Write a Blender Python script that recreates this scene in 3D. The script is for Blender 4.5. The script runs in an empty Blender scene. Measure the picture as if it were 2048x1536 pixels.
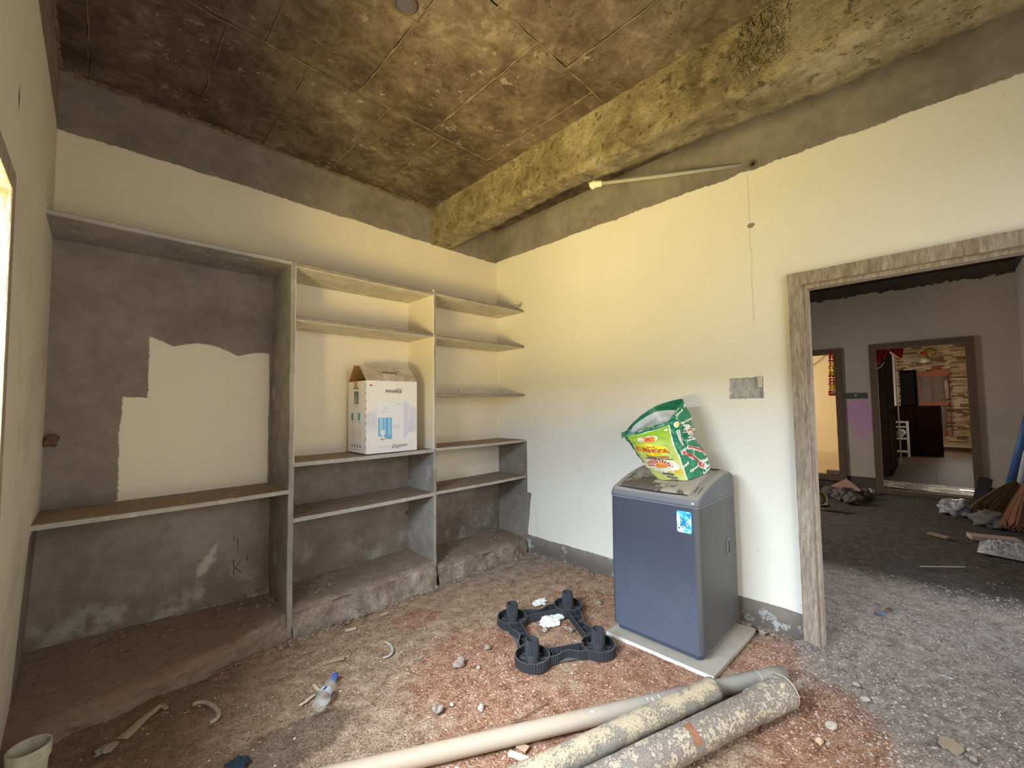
import bpy, math, random
from mathutils import Vector, Matrix, noise as mnoise
random.seed(7)
C = bpy.context.scene.collection
PI = math.pi
# ------------------------------------------------------------------ camera
F_PX, PITCH, YAW, ROLL = 836.35, 0.0501, -0.7789, -0.0127
CAM = Vector((-2.9542, -3.1997, 1.3891))
_f = Vector((math.cos(PITCH)*-math.sin(YAW), math.cos(PITCH)*math.cos(YAW), math.sin(PITCH)))
_r0 = Vector((math.cos(YAW), math.sin(YAW), 0)); _u0 = _r0.cross(_f)
_r = math.cos(ROLL)*_r0+math.sin(ROLL)*_u0; _u = -math.sin(ROLL)*_r0+math.cos(ROLL)*_u0
cd = bpy.data.cameras.new('camera'); cam = bpy.data.objects.new('camera', cd); C.objects.link(cam)
cd.sensor_fit = 'HORIZONTAL'; cd.sensor_width = 36; cd.lens = F_PX/2048*36; cd.clip_start = 0.02; cd.clip_end = 200
M = Matrix((( _r.x,_u.x,-_f.x,CAM.x),(_r.y,_u.y,-_f.y,CAM.y),(_r.z,_u.z,-_f.z,CAM.z),(0,0,0,1)))
cam.matrix_world = M
bpy.context.scene.camera = cam
def P(u, v, ax, val):          # a measured image point carried onto a real plane of the room
    d = _f+(u-1024)/F_PX*_r-(v-768)/F_PX*_u
    i = 'xyz'.index(ax); return CAM+d*((val-CAM[i])/d[i])
# ------------------------------------------------------------------ world, light, exposure
sc = bpy.context.scene
sc.view_settings.view_transform = 'Standard'; sc.view_settings.look = 'None'
sc.view_settings.exposure = 0.0; sc.view_settings.gamma = 1.0; sc.view_settings.use_curve_mapping = False
w = bpy.data.worlds.new('sky'); sc.world = w; w.use_nodes = True
w.node_tree.nodes['Background'].inputs[0].default_value = (0.80, 0.90, 1.0, 1)
w.node_tree.nodes['Background'].inputs[1].default_value = 1.3
sc.cycles.max_bounces = 10; sc.cycles.diffuse_bounces = 8; sc.cycles.sample_clamp_indirect = 6
def area(name, loc, target, sx, sy, power, col, spread=180):
    l = bpy.data.lights.new(name, 'AREA'); l.shape = 'RECTANGLE'; l.size = sx; l.size_y = sy; l.energy = power; l.color = col
    l.spread = math.radians(spread)
    o = bpy.data.objects.new(name, l); C.objects.link(o); o.location = loc
    o.rotation_euler = (Vector(target)-Vector(loc)).to_track_quat('-Z', 'Y').to_euler(); return o
SKY = (0.72, 0.86, 1.0); GND = (1.0, 0.80, 0.30); WARM = (1.0, 0.86, 0.62)
area('sky_light_window', (-4.6, -2.1, 2.9), (-2.2, -1.95, 1.0), 2.2, 1.8, 1200, SKY)
area('ground_bounce_window', (-4.6, -2.55, 0.45), (-3.15, -2.05, 1.5), 1.7, 1.2, 520, GND)
area('sky_light_front_opening', (-2.2, -5.9, 2.7), (-1.2, -3.6, 0.6), 2.2, 1.8, 100, (0.85, 0.93, 1.0))
area('ground_bounce_front_opening', (-1.9, -5.9, 0.3), (-1.2, -3.0, 3.0), 2.2, 1.4, 40, GND)
area('added_hall_side_light', (0.9, -5.0, 2.2), (1.0, -3.2, 0.0), 1.2, 1.2, 60, SKY)  # added lamp, brightens the near hall floor through an unseen opening
area('added_hall_fill_light', (3.2, 0.9, 2.0), (3.6, -2.0, 0.6), 1.4, 1.2, 150, (1.0, 0.95, 0.88))  # added fill lamp, lifts the hall brightness from out of view
area('daylight_tiled_room', (11.8, -4.4, 1.6), (9.5, -3.0, 0.8), 2.8, 1.3, 150, (1.0, 0.93, 0.80))
area('daylight_tiled_room_low', (6.4, -4.5, 1.2), (7.0, -3.0, 0.0), 0.9, 1.6, 4, (1.0, 0.93, 0.80))
area('daylight_side_room', (6.9, 0.9, 1.7), (7.3, -1.2, 1.2), 1.4, 1.3, 70, WARM)
# ------------------------------------------------------------------ node helpers
class S:
    def __init__(s, g, k): s.g = g; s.k = k
    def _m(s, op, *a): return s.g.math(op, s, *a)
    def __add__(s, o): return s._m('ADD', o)
    __radd__ = __add__
    def __sub__(s, o): return s._m('SUBTRACT', o)
    def __rsub__(s, o): return s.g.math('SUBTRACT', o, s)
    def __mul__(s, o): return s._m('MULTIPLY', o)
    __rmul__ = __mul__
    def __truediv__(s, o): return s._m('DIVIDE', o)
    def mn(s, o): return s._m('MINIMUM', o)
    def mx(s, o): return s._m('MAXIMUM', o)
    def abs(s): return s._m('ABSOLUTE')
    def inv(s): return 1.0-s
    def step(s, e, w=0.004):   # 0 below e, 1 above
        n = s.g.nt.nodes.new('ShaderNodeMapRange'); n.interpolation_type = 'SMOOTHSTEP'
        s.g.lk(s, n.inputs[0]); s.g.lk(e-w if isinstance(e, (int, float)) else e-w, n.inputs[1]); s.g.lk(e+w, n.inputs[2]); return S(s.g, n.outputs[0])
class G:
    def __init__(s, name, rough=0.9, spec=0.2, metal=0.0, obj=False):
        s.mat = bpy.data.materials.new(name); s.mat.use_nodes = True; s.nt = s.mat.node_tree
        s.b = s.nt.nodes['Principled BSDF']; s.b.inputs['Roughness'].default_value = rough
        s.b.inputs['Specular IOR Level'].default_value = spec; s.b.inputs['Metallic'].default_value = metal
        if obj: n = s.nt.nodes.new('ShaderNodeTexCoord'); s.vec = S(s, n.outputs['Object'])
        else: n = s.nt.nodes.new('ShaderNodeNewGeometry'); s.vec = S(s, n.outputs['Position'])
        s.x, s.y, s.z = s.sep(s.vec)
    def lk(s, a, sock):
        if isinstance(a, S): s.nt.links.new(a.k, sock)
        elif isinstance(a, (tuple, list)): sock.default_value = (*a, 1) if len(a) == 3 and sock.type == 'RGBA' else a
        else: sock.default_value = a
    def sep(s, v):
        n = s.nt.nodes.new('ShaderNodeSeparateXYZ'); s.lk(v, n.inputs[0]); return [S(s, n.outputs[i]) for i in range(3)]
    def comb(s, x, y, z):
        n = s.nt.nodes.new('ShaderNodeCombineXYZ')
        for i, a in enumerate((x, y, z)): s.lk(a, n.inputs[i])
        return S(s, n.outputs[0])
    def math(s, op, *a):
        n = s.nt.nodes.new('ShaderNodeMath'); n.operation = op
        for i, q in enumerate(a): s.lk(q, n.inputs[i])
        return S(s, n.outputs[0])
    def noise(s, scale, detail=4, rough=0.55, vec=None, dist=0):
        n = s.nt.nodes.new('ShaderNodeTexNoise'); n.inputs['Scale'].default_value = scale; n.inputs['Detail'].default_value = detail
        n.inputs['Roughness'].default_value = rough; n.inputs['Distortion'].default_value = dist
        s.lk(vec or s.vec, n.inputs['Vector']); return S(s, n.outputs['Fac'])
    def voro(s, scale, vec=None, feat='F1', out='Distance'):
        n = s.nt.nodes.new('ShaderNodeTexVoronoi'); n.feature = feat; n.inputs['Scale'].default_value = scale
        s.lk(vec or s.vec, n.inputs['Vector']); return S(s, n.outputs[out])
    def mix(s, f, a, b):
        n = s.nt.nodes.new('ShaderNodeMix'); n.data_type = 'RGBA'; s.lk(f, n.inputs[0]); s.lk(a, n.inputs[6]); s.lk(b, n.inputs[7]); return S(s, n.outputs[2])
    def ramp(s, f, st):
        n = s.nt.nodes.new('ShaderNodeValToRGB'); e = n.color_ramp.elements
        while len(e) < len(st): e.new(0.5)
        for i, (p, c) in enumerate(st): e[i].position = p; e[i].color = (*c, 1)
        s.lk(f, n.inputs[0]); return S(s, n.outputs[0])
    def normalz(s):
        n = s.nt.nodes.new('ShaderNodeNewGeometry'); return s.sep(S(s, n.outputs['Normal']))[2]
    def uv(s):
        n = s.nt.nodes.new('ShaderNodeUVMap'); return s.sep(S(s, n.outputs[0]))[:2]
    def out(s, col, bump=None, dist=0.004, strength=1.0, rough=None):
        s.lk(col, s.b.inputs['Base Color'])
        if rough is not None: s.lk(rough, s.b.inputs['Roughness'])
        if bump is not None:
            n = s.nt.nodes.new('ShaderNodeBump'); n.inputs['Distance'].default_value = dist; n.inputs['Strength'].default_value = strength
            s.lk(bump, n.inputs['Height']); s.nt.links.new(n.outputs[0], s.b.inputs['Normal'])
        return s.mat
def plain(name, col, rough=0.7, spec=0.3, metal=0.0, var=0.0, scale=8, bump=0.0, bscale=60, obj=False):
    g = G(name, rough, spec, metal, obj)
    c = col
    if var: c = g.mix(g.noise(scale, 5, 0.6), [k*(1-var) for k in col], [min(1, k*(1+var)) for k in col])
    return g.out(c, g.noise(bscale, 3) if bump else None, bump or 0.001)
CREAM = (0.78, 0.695, 0.565); CEM = (0.27, 0.235, 0.20)
def cement(g, lo=(0.175, 0.145, 0.118), hi=(0.30, 0.255, 0.215)):
    n = g.noise(2.2, 6, 0.62); m = g.noise(14, 5, 0.6)
    return g.mix((n*0.7+m*0.3).step(0.5, 0.17), lo, hi)
def cream(g, col=CREAM):
    a = g.mix(g.noise(1.7, 5, 0.6), [k*0.93 for k in col], [min(1, k*1.05) for k in col])
    spots = g.noise(38, 3, 0.5).step(0.735, 0.02)
    return g.mix(spots*0.45, a, (0.36, 0.30, 0.22))
def rag(g, amp=0.05):           # ragged trowel line
    return (g.noise(5, 5, 0.68)-0.5)*amp+(g.noise(45, 3, 0.6)-0.5)*amp*0.4
# wall behind the shelves
g = G('painted_back_wall', 0.92)
r1 = rag(g)
band = (g.z+r1*0.8).step(2.88)
left = (g.x*-1.0).step(2.095)*(g.z*-1.0).step(-2.30)
scal = ((g.x*9.5)._m('SINE').abs())*0.045
p1 = (g.x+r1*0.8).step(-2.868)*((g.z+r1*0.5)*-1.0).step(-1.46)
p2 = (g.x+r1*0.8).step(-2.755)*((g.z+(g.x+2.75)*0.10+scal*-1.0+r1*0.3)*-1.0).step(-1.775)
patch = p1.mx(p2)*(g.x*-1.0+r1*0.4).step(2.13)*(g.z+r1*0.4).step(0.885)
mid = (g.x).step(-2.095)*(g.x*-1.0).step(1.05)*(g.z*-1.0).step(-1.03)
rt = (g.x).step(-1.05)*(g.z*-1.0).step(-0.70)
cem = band.mx(left*patch.inv()).mx(mid).mx(rt)
damp = (g.z*-1.0+(g.noise(3, 5, 0.65)-0.5)*0.7).step(-0.42, 0.22)
blot = g.noise(5.5, 6, 0.7).step(0.56, 0.09)
cc = cement(g); cc = g.mix(damp*0.55, cc, (0.11, 0.085, 0.065)); cc = g.mix(blot*damp*0.8, cc, (0.33, 0.31, 0.29))
sm = g.noise(9, 4, 0.6, vec=g.comb(g.x*1.0, g.y, g.z*0.35)).step(0.70, 0.03)*(g.z*-1.0).step(-0.8)
cc = g.mix(sm*0.5, cc, (0.10, 0.08, 0.07))
spl = (((g.x+2.46)-(g.z-0.44)*0.5).abs()*1.9+(g.z-0.44).abs()*0.75+(g.noise(16, 5, 0.75)-0.5)*0.22)
cc = g.mix((spl*-1.0).step(-0.072, 0.03)*0.8, cc, (0.46, 0.42, 0.36))
M_BACK = g.out(g.mix(cem, cream(g), cc), cem.inv()*0.7+g.noise(60, 4, 0.6)*0.25+g.noise(4, 3)*0.5, 0.004)
# wall with the doorway
g = G('painted_side_wall', 0.9)
r1 = rag(g)
band = (g.z+r1*1.1+((g.y+2.0)*-1.0)*0.006).step(2.885)
bay = (g.y+r1*0.25).step(-0.40)*((g.z+r1*0.2)*-1.0).step(-1.04)
skirt = ((g.z+r1*0.45)*-1.0).step(-0.15)
lowy = (g.y+g.z*0.15+r1*0.6).step(-0.37)*(g.z*-1.0).step(-0.55)
cem = band.mx(bay).mx(skirt).mx(lowy)
cc = cement(g, (0.19, 0.165, 0.14), (0.315, 0.28, 0.245)); cc = g.mix((g.z*-1.0+(g.noise(4, 4)-0.5)*0.12).step(-0.10, 0.08), cc, (0.15, 0.125, 0.105))
lu = g.noise(8, 6, 0.7).step(0.60, 0.03)*skirt; cc = g.mix(lu*0.8, cc, (0.48, 0.47, 0.46))
crk = (g.y+2.405+(g.noise(3.3, 4, 0.6)-0.5)*0.05).abs()
cr = (crk*-1.0).step(-0.0025, 0.002)*(g.z).step(1.9)*(g.z*-1.0).step(-2.86)
cl = cream(g, (0.84, 0.80, 0.71)); cl = g.mix(cr*0.28, cl, (0.3, 0.26, 0.2))
stn = g.noise(2.6, 5, 0.7, vec=g.comb(g.x, g.y*2.5, g.z*0.7)).step(0.64, 0.05)*(g.z*-1.0).step(-1.3, 0.3)
cl = g.mix(stn*0.22, cl, (0.55, 0.53, 0.45))
M_SIDE = g.out(g.mix(cem, cl, cc), cem.inv()*0.7+g.noise(60, 4, 0.6)*0.25+g.noise(4, 3)*0.5-cr*0.3, 0.004)
# left wall and walls off camera
g = G('painted_left_wall', 0.9)
r1 = rag(g); band = (g.z+r1).step(2.88)
cl = cream(g, (0.72, 0.66, 0.55)); sg = g.noise(2.2, 5, 0.7).step(0.55, 0.12)*(g.z*-1.0).step(-2.0, 0.3)
cl = g.mix(sg*0.35, cl, (0.36, 0.31, 0.25))
hold = ((g.y+1.30).abs()*1.0+(g.z-2.33).abs()*0.35+(g.noise(30, 3)-0.5)*0.01)
cl = g.mix((hold*-1.0).step(-0.016, 0.003), cl, (0.12, 0.09, 0.07))
under = (g.y).step(-0.36)*(g.z*-1.0).step(-0.83)
M_LEFT = g.out(g.mix(band.mx(under), cl, cement(g)), g.noise(50, 4)*0.4+g.noise(4, 3), 0.004)
# ceiling slab
g = G('stained_slab_concrete', 0.95)
n1 = g.noise(1.5, 7, 0.68); n2 = g.noise(7, 6, 0.7, dist=0.6); n3 = g.noise(26, 4, 0.7)
c = g.ramp(n1*0.45+n2*0.37+n3*0.18, [(0.38, (0.045, 0.030, 0.021)), (0.47, (0.095, 0.066, 0.045)), (0.55, (0.155, 0.117, 0.082)), (0.66, (0.30, 0.245, 0.185))])
pk = g.noise(4, 3).step(0.56, 0.05)*g.noise(34, 3, 0.7).step(0.60, 0.02)
c = g.mix(pk*0.7, c, (0.045, 0.03, 0.022))
wh = g.noise(11, 6, 0.78).step(0.615, 0.03)*g.noise(2.5, 3).step(0.5, 0.1); c = g.mix(wh*0.6, c, (0.44, 0.38, 0.31))
M_CEIL = g.out(c, n2*1.0+n3*0.5+g.noise(90, 3)*0.25, 0.006)
# beam
g = G('rough_beam_concrete', 0.95)
n1 = g.noise(2.2, 6, 0.65); n2 = g.noise(11, 6, 0.7)
c = g.ramp(n1*0.6+n2*0.4, [(0.38, (0.12, 0.09, 0.052)), (0.5, (0.235, 0.19, 0.115)), (0.62, (0.38, 0.32, 0.215))])
pk = ((g.y+2.70).abs()*-1.0+(g.noise(9, 4)-0.5)*0.12).step(-0.10, 0.03)*(g.noise(40, 3, 0.7)).step(0.45, 0.05)*g.z.step(2.92, 0.03); c = g.mix(pk*0.45, c, (0.16, 0.12, 0.07))
pit = g.noise(17, 6, 0.8).step(0.62, 0.03); c = g.mix(pit*0.55, c, (0.13, 0.095, 0.045)); lt = g.noise(6, 6, 0.75).step(0.60, 0.06); c = g.mix(lt*0.35, c, (0.50, 0.43, 0.28))
M_BEAM = g.out(c, n2*1.4+g.noise(38, 5, 0.7)*1.0+pk*0.8-pit*0.9, 0.014)
# dirt floor
def floor_mat(name, hall=False):
    g = G(name, 0.97, 0.1)
    n1 = g.noise(2.0, 6, 0.65); n2 = g.noise(13, 6, 0.72); n3 = g.noise(70, 4, 0.75)
    n3 = g.noise(90, 5, 0.8); base = g.ramp(n2*0.4+n3*0.6, [(0.41, (0.25, 0.145, 0.085)), (0.50, (0.52, 0.335, 0.215)), (0.59, (0.74, 0.54, 0.38))])
    grey = g.ramp(n2*0.4+n3*0.6, [(0.41, (0.20, 0.155, 0.135)), (0.50, (0.40, 0.325, 0.28)), (0.59, (0.58, 0.49, 0.43))])
    red = g.ramp(n2*0.35+n3*0.65, [(0.41, (0.22, 0.065, 0.033)), (0.50, (0.46, 0.19, 0.105)), (0.59, (0.64, 0.37, 0.25))])
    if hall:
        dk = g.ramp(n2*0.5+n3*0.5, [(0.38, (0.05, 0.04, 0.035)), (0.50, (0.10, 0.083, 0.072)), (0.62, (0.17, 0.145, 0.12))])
        f = (g.x+(n1-0.5)*0.5).step(1.45, 0.25)  # far floor darkens: shade edge painted in, along with darker soil
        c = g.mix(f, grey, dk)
    else:
        gm = (g.x-g.y*1.15+(n1-0.5)*1.0).step(2.72, 0.30)       # grey towards the doorway
        gc = (g.x*0.5+g.y+(n1-0.5)*0.5).step(-0.95, 0.30)*(g.x).step(-2.15, 0.2)  # dusty cement near the shelves
        def blob(cx, cy, rx, ry, soft=0.35):
            d = ((g.x-cx)*(g.x-cx)/(rx*rx)+(g.y-cy)*(g.y-cy)/(ry*ry))+(n2-0.5)*1.4+(n1-0.5)*1.2
            return (d*-1.0).step(-1.0, soft)
        rm = blob(-1.45, -1.45, 0.42, 0.40).mx(blob(-1.75, -1.95, 0.55, 0.32)).mx(blob(-1.02, -2.15, 0.42, 0.34)).mx(blob(-0.8, -2.8, 0.45, 0.22)).mx(blob(-0.55, -1.45, 0.3, 0.28)*0.7).mx(blob(-1.42, -0.72, 0.16, 0.12)*0.9).mx(blob(-0.95, -1.5, 0.3, 0.3)*0.5).mx(blob(-0.35, -2.5, 0.3, 0.14)*0.7)
        bl = blob(-2.35, -1.25, 0.30, 0.12)
        c = g.mix(gm.mx(gc*0.75), base, grey)
        c = g.mix(rm*0.62, c, red)
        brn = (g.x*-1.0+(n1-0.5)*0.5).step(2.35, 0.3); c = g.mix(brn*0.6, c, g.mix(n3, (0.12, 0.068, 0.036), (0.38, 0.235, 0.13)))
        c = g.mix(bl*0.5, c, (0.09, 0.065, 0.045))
    sp = g.voro(120).step(0.13, 0.03).inv(); c = g.mix(sp*g.noise(9, 3).step(0.5, 0.1)*0.8, c, (0.62, 0.52, 0.43))
    ch = g.noise(24, 5, 0.7).step(0.63, 0.03)
    c = g.mix(ch*0.32, c, (0.14, 0.095, 0.065))
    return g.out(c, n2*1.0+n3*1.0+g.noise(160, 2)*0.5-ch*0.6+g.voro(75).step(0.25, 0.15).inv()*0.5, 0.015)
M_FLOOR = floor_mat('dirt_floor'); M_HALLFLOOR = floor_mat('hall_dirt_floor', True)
# cast shelves
g = G('dusty_shelf_cement', 0.93)
nz = g.normalz(); c = cement(g, (0.215, 0.195, 0.175), (0.37, 0.345, 0.32))
c = g.mix(nz.step(0.6, 0.1), c, g.mix(g.noise(12, 5, 0.7), (0.22, 0.155, 0.105), (0.40, 0.30, 0.215)))
gf = g.nt.nodes.new('ShaderNodeNewGeometry'); fy = g.sep(S(g, gf.outputs['Normal']))[1]; c = g.mix((fy*-1.0).step(0.7, 0.1)*0.6, c, (0.50, 0.47, 0.43)); lime = g.noise(20, 5, 0.7).step(0.62, 0.03); c = g.mix(lime*0.5, c, (0.66, 0.63, 0.58))
M_SHELF = g.out(c, g.noise(40, 5, 0.65)+g.noise(8, 3), 0.005)
g = G('painted_shelf_cement', 0.93)   # cream painted beneath, bare edge, dust on top
gn = g.nt.nodes.new('ShaderNodeNewGeometry'); nx, ny, nzz = g.sep(S(g, gn.outputs['Normal']))
c = cement(g, (0.20, 0.175, 0.15), (0.34, 0.30, 0.26))
c = g.mix((nzz*-1.0).step(0.6, 0.1), c, g.mix(g.noise(10, 5, 0.7).step(0.52, 0.1), (0.60, 0.54, 0.45), (0.72, 0.66, 0.54)))
c = g.mix(nzz.step(0.6, 0.1), c, (0.33, 0.25, 0.18))
M_SHELFP = g.out(c, g.noise(40, 5, 0.65)+g.noise(8, 3), 0.004)
g = G('divider_cement', 0.93)
gn = g.nt.nodes.new('ShaderNodeNewGeometry'); nx, ny, nzz = g.sep(S(g, gn.outputs['Normal']))
c = cement(g, (0.215, 0.195, 0.175), (0.38, 0.355, 0.325)); c = g.mix(g.noise(5, 6, 0.7).step(0.60, 0.05)*0.5, c, (0.52, 0.50, 0.47))
side = (nx*-1.0).step(0.5, 0.1)*g.z.step(1.04)*g.x.step(-1.3)
side2 = nx.step(0.5, 0.1)*g.z.step(1.04)
c = g.mix(side.mx(side2), c, (0.76, 0.70, 0.57)); c = g.mix((g.z*-1.0).step(-0.25, 0.15)*0.45, c, (0.19, 0.14, 0.10))
M_DIV = g.out(c, g.noise(30, 5, 0.65)+g.noise(6, 3), 0.004)
g = G('broken_plinth_masonry', 0.95)
n2 = g.noise(9, 6, 0.7); n3 = g.noise(45, 4, 0.7)
c = g.ramp(n2*0.6+n3*0.4, [(0.36, (0.15, 0.115, 0.085)), (0.5, (0.285, 0.225, 0.175)), (0.64, (0.44, 0.37, 0.30))])
nz = g.normalz(); c = g.mix(nz.step(0.7, 0.15)*0.5, c, g.mix(n3, (0.20, 0.13, 0.09), (0.38, 0.27, 0.20)))
c = g.mix((g.x*-1.0).step(2.2, 0.2)*0.6, c, (0.20, 0.115, 0.065))
M_PLINTH = g.out(c, n2+n3, 0.012)
# ------------------------------------------------------------------ mesh helpers
class MB:
    def __init__(s): s.v = []; s.f = []; s.m = []; s.uv = None
    def add(s, vs, fs, m=0):
        o = len(s.v); s.v += [Vector(a) for a in vs]; s.f += [tuple(i+o for i in f) for f in fs]; s.m += [m]*len(fs); return s
    def box(s, a, b, m=0):
        x0, y0, z0 = [min(a[i], b[i]) for i in range(3)]; x1, y1, z1 = [max(a[i], b[i]) for i in range(3)]
        return s.add([(x0,y0,z0),(x1,y0,z0),(x1,y1,z0),(x0,y1,z0),(x0,y0,z1),(x1,y0,z1),(x1,y1,z1),(x0,y1,z1)],
            [(0,3,2,1),(4,5,6,7),(0,1,5,4),(1,2,6,5),(2,3,7,6),(3,0,4,7)], m)
    def obox(s, c, ax, ay, az, m=0):     # centre and three half-axis vectors
        c, ax, ay, az = map(Vector, (c, ax, ay, az)); vs = []
        for k in (-1, 1):
            for i, j in ((-1,-1),(1,-1),(1,1),(-1,1)): vs.append(c+ax*i+ay*j+az*k)
        return s.add(vs, [(0,3,2,1),(4,5,6,7),(0,1,5,4),(1,2,6,5),(2,3,7,6),(3,0,4,7)], m)
    def tube(s, pts, rad, n=12, caps=True, m=0, closed=False):
        pts = [Vector(p) for p in pts]; L = len(pts); rr = rad if isinstance(rad, (list, tuple)) else [rad]*L
        ref = None; vs = []
        for i, p in enumerate(pts):
            a = pts[(i-1) % L] if (i or closed) else p; b = pts[(i+1) % L] if (i < L-1 or closed) else p
            t = (b-a).normalized()
            if ref is None: ref = t.orthogonal().normalized()
            ref = (ref-t*ref.dot(t)).normalized(); q = t.cross(ref)
            for k in range(n): vs.append(p+(ref*math.cos(2*PI*k/n)+q*math.sin(2*PI*k/n))*rr[i])
        fs = []
        for i in range(L if closed else L-1):
            j = (i+1) % L
            for k in range(n): fs.append((i*n+k, i*n+(k+1) % n, j*n+(k+1) % n, j*n+k))
        if caps and not closed: fs += [tuple(reversed(range(n))), tuple(range((L-1)*n, L*n))]
        return s.add(vs, fs, m)
    def lathe(s, o, axis, prof, n=24, m=0, caps=True):   # prof: (distance along axis, radius)
        o = Vector(o); t = Vector(axis).normalized(); a = t.orthogonal().normalized(); b = t.cross(a)
        vs = [o+t*h+(a*math.cos(2*PI*k/n)+b*math.sin(2*PI*k/n))*r for h, r in prof for k in range(n)]
        fs = [(i*n+k, i*n+(k+1) % n, (i+1)*n+(k+1) % n, (i+1)*n+k) for i in range(len(prof)-1) for k in range(n)]
        if caps: fs += [tuple(reversed(range(n))), tuple(range((len(prof)-1)*n, len(prof)*n))]
        return s.add(vs, fs, m)
    def prism(s, poly, z0, z1, m=0):
        n = len(poly); vs = [(x, y, z0) for x, y in poly]+[(x, y, z1) for x, y in poly]
        return s.add(vs, [tuple(reversed(range(n))), tuple(range(n, 2*n))]+[(i, (i+1) % n, n+(i+1) % n, n+i) for i in range(n)], m)
    def grid(s, fn, nu, nv, m=0, flip=False):
        vs = [fn(i/nu, j/nv) for j in range(nv+1) for i in range(nu+1)]
        fs = [(j*(nu+1)+i, j*(nu+1)+i+1, (j+1)*(nu+1)+i+1, (j+1)*(nu+1)+i) for j in range(nv) for i in range(nu)]
        if flip: fs = [tuple(reversed(f)) for f in fs]
        return s.add(vs, fs, m)
    def lump(s, c, r, sx=1, sy=1, sz=1, m=0, seed=0, sub=1, am=0.35, rot=0):
        vs, fs = ICO[sub]; c = Vector(c); R = Matrix.Rotation(rot, 3, 'Z'); o = []
        for v in vs:
            k = 1+am*mnoise.noise(v*1.3+Vector((seed*3.1, seed*1.7, seed)))*1.6
            o.append(c+R@Vector((v.x*sx, v.y*sy, v.z*sz))*r*k)
        return s.add(o, fs, m)
    def build(s, name, mats, parent=None, smooth=False, bevel=0, kind=None, autos=None):
        me = bpy.data.meshes.new(name); off = parent_origin(parent) if parent else Vector((0, 0, 0))
        me.from_pydata([tuple(v-off) for v in s.v], [], s.f)
        mats = mats if isinstance(mats, (list, tuple)) else [mats]
        for q in mats: me.materials.append(q)
        if len(mats) > 1: me.polygons.foreach_set('material_index', s.m)
        if s.uv:
            l = me.uv_layers.new(name='UVMap')
            for lp in me.loops: l.data[lp.index].uv = s.uv[lp.vertex_index]
        if smooth: me.polygons.foreach_set('use_smooth', [True]*len(me.polygons))
        me.update(); o = bpy.data.objects.new(name, me); C.objects.link(o)
        if autos:
            me.set_sharp_from_angle(angle=math.radians(autos)) if hasattr(me, 'set_sharp_from_angle') else None
        if parent: o.parent = parent
        if bevel:
            b = o.modifiers.new('bevel', 'BEVEL'); b.width = bevel; b.segments = 2; b.limit_method = 'ANGLE'; b.angle_limit = 0.6
        if kind: o['kind'] = kind
        return o
def parent_origin(p):
    v = Vector((0, 0, 0))
    while p: v += p.location; p = p.parent
    return v
def _ico(sub):
    import bmesh
    bm = bmesh.new(); bmesh.ops.create_icosphere(bm, subdivisions=sub, radius=1)
    r = ([v.co.copy() for v in bm.verts], [tuple(v.index for v in f.verts) for f in bm.faces]); bm.free(); return r
ICO = {i: _ico(i) for i in (1, 2, 3, 4)}
def thing(name, label, cat, loc, group=None):
    o = bpy.data.objects.new(name, None); C.objects.link(o); o.location = loc; o.empty_display_size = 0.05
    o['label'] = label; o['category'] = cat
    if group: o['group'] = group
    return o
def tag(o, label, cat, group=None):
    o['label'] = label; o['category'] = cat
    if group: o['group'] = group
    return o
def struct(o): o['kind'] = 'structure'; return o
def recenter(o):                      # put a single mesh's origin at its own base
    me = o.data; n = len(me.vertices)
    xs = [v.co.x for v in me.vertices]; ys = [v.co.y for v in me.vertices]; zs = [v.co.z for v in me.vertices]
    c = Vector(((min(xs)+max(xs))/2, (min(ys)+max(ys))/2, min(zs)))
    for v in me.vertices: v.co -= c
    o.location = c; return o
def roundrect(x0, x1, y0, y1, r, n=5):
    pts = []
    for cx, cy, a0 in ((x1-r, y1-r, 0), (x0+r, y1-r, PI/2), (x0+r, y0+r, PI), (x1-r, y0+r, 1.5*PI)):
        for k in range(n+1): a = a0+PI/2*k/n; pts.append((cx+r*math.cos(a), cy+r*math.sin(a)))
    return pts
def fbm(p, o=3):
    s = 0; a = 1
    for _ in range(o): s += a*mnoise.noise(p); p = p*2.03; a *= 0.5
    return s
def wall(axis, a0, a1, z0, z1, c0, c1, holes, mat, name, lean=0):
    A = sorted({a0, a1, *[h[0] for h in holes], *[h[1] for h in holes]}); Z = sorted({z0, z1, *[h[2] for h in holes], *[h[3] for h in holes]})
    mb = MB()
    def solid(i, j):
        if i < 0 or j < 0 or i >= len(A)-1 or j >= len(Z)-1: return False
        ca = (A[i]+A[i+1])/2; cz = (Z[j]+Z[j+1])/2
        return not any(h[0] < ca < h[1] and h[2] < cz < h[3] for h in holes)
    def pt(a, c, z): return (c+lean*max(0, 1-z), a, z) if axis == 'x' else (a, c, z)
    for i in range(len(A)-1):
        for j in range(len(Z)-1):
            if not solid(i, j): continue
            p, q, s, t = A[i], A[i+1], Z[j], Z[j+1]
            mb.add([pt(p,c0,s), pt(q,c0,s), pt(q,c0,t), pt(p,c0,t)], [(0,1,2,3)]); mb.add([pt(p,c1,s), pt(q,c1,s), pt(q,c1,t), pt(p,c1,t)], [(3,2,1,0)])
            for di, dj, e in ((-1,0,[(p,s),(p,t)]), (1,0,[(q,t),(q,s)]), (0,-1,[(q,s),(p,s)]), (0,1,[(p,t),(q,t)])):
                if not solid(i+di, j+dj):
                    (u, v), (u2, v2) = e; mb.add([pt(u,c0,v), pt(u2,c0,v2), pt(u2,c1,v2), pt(u,c1,v)], [(0,1,2,3)])
    return struct(mb.build(name, mat))
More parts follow.
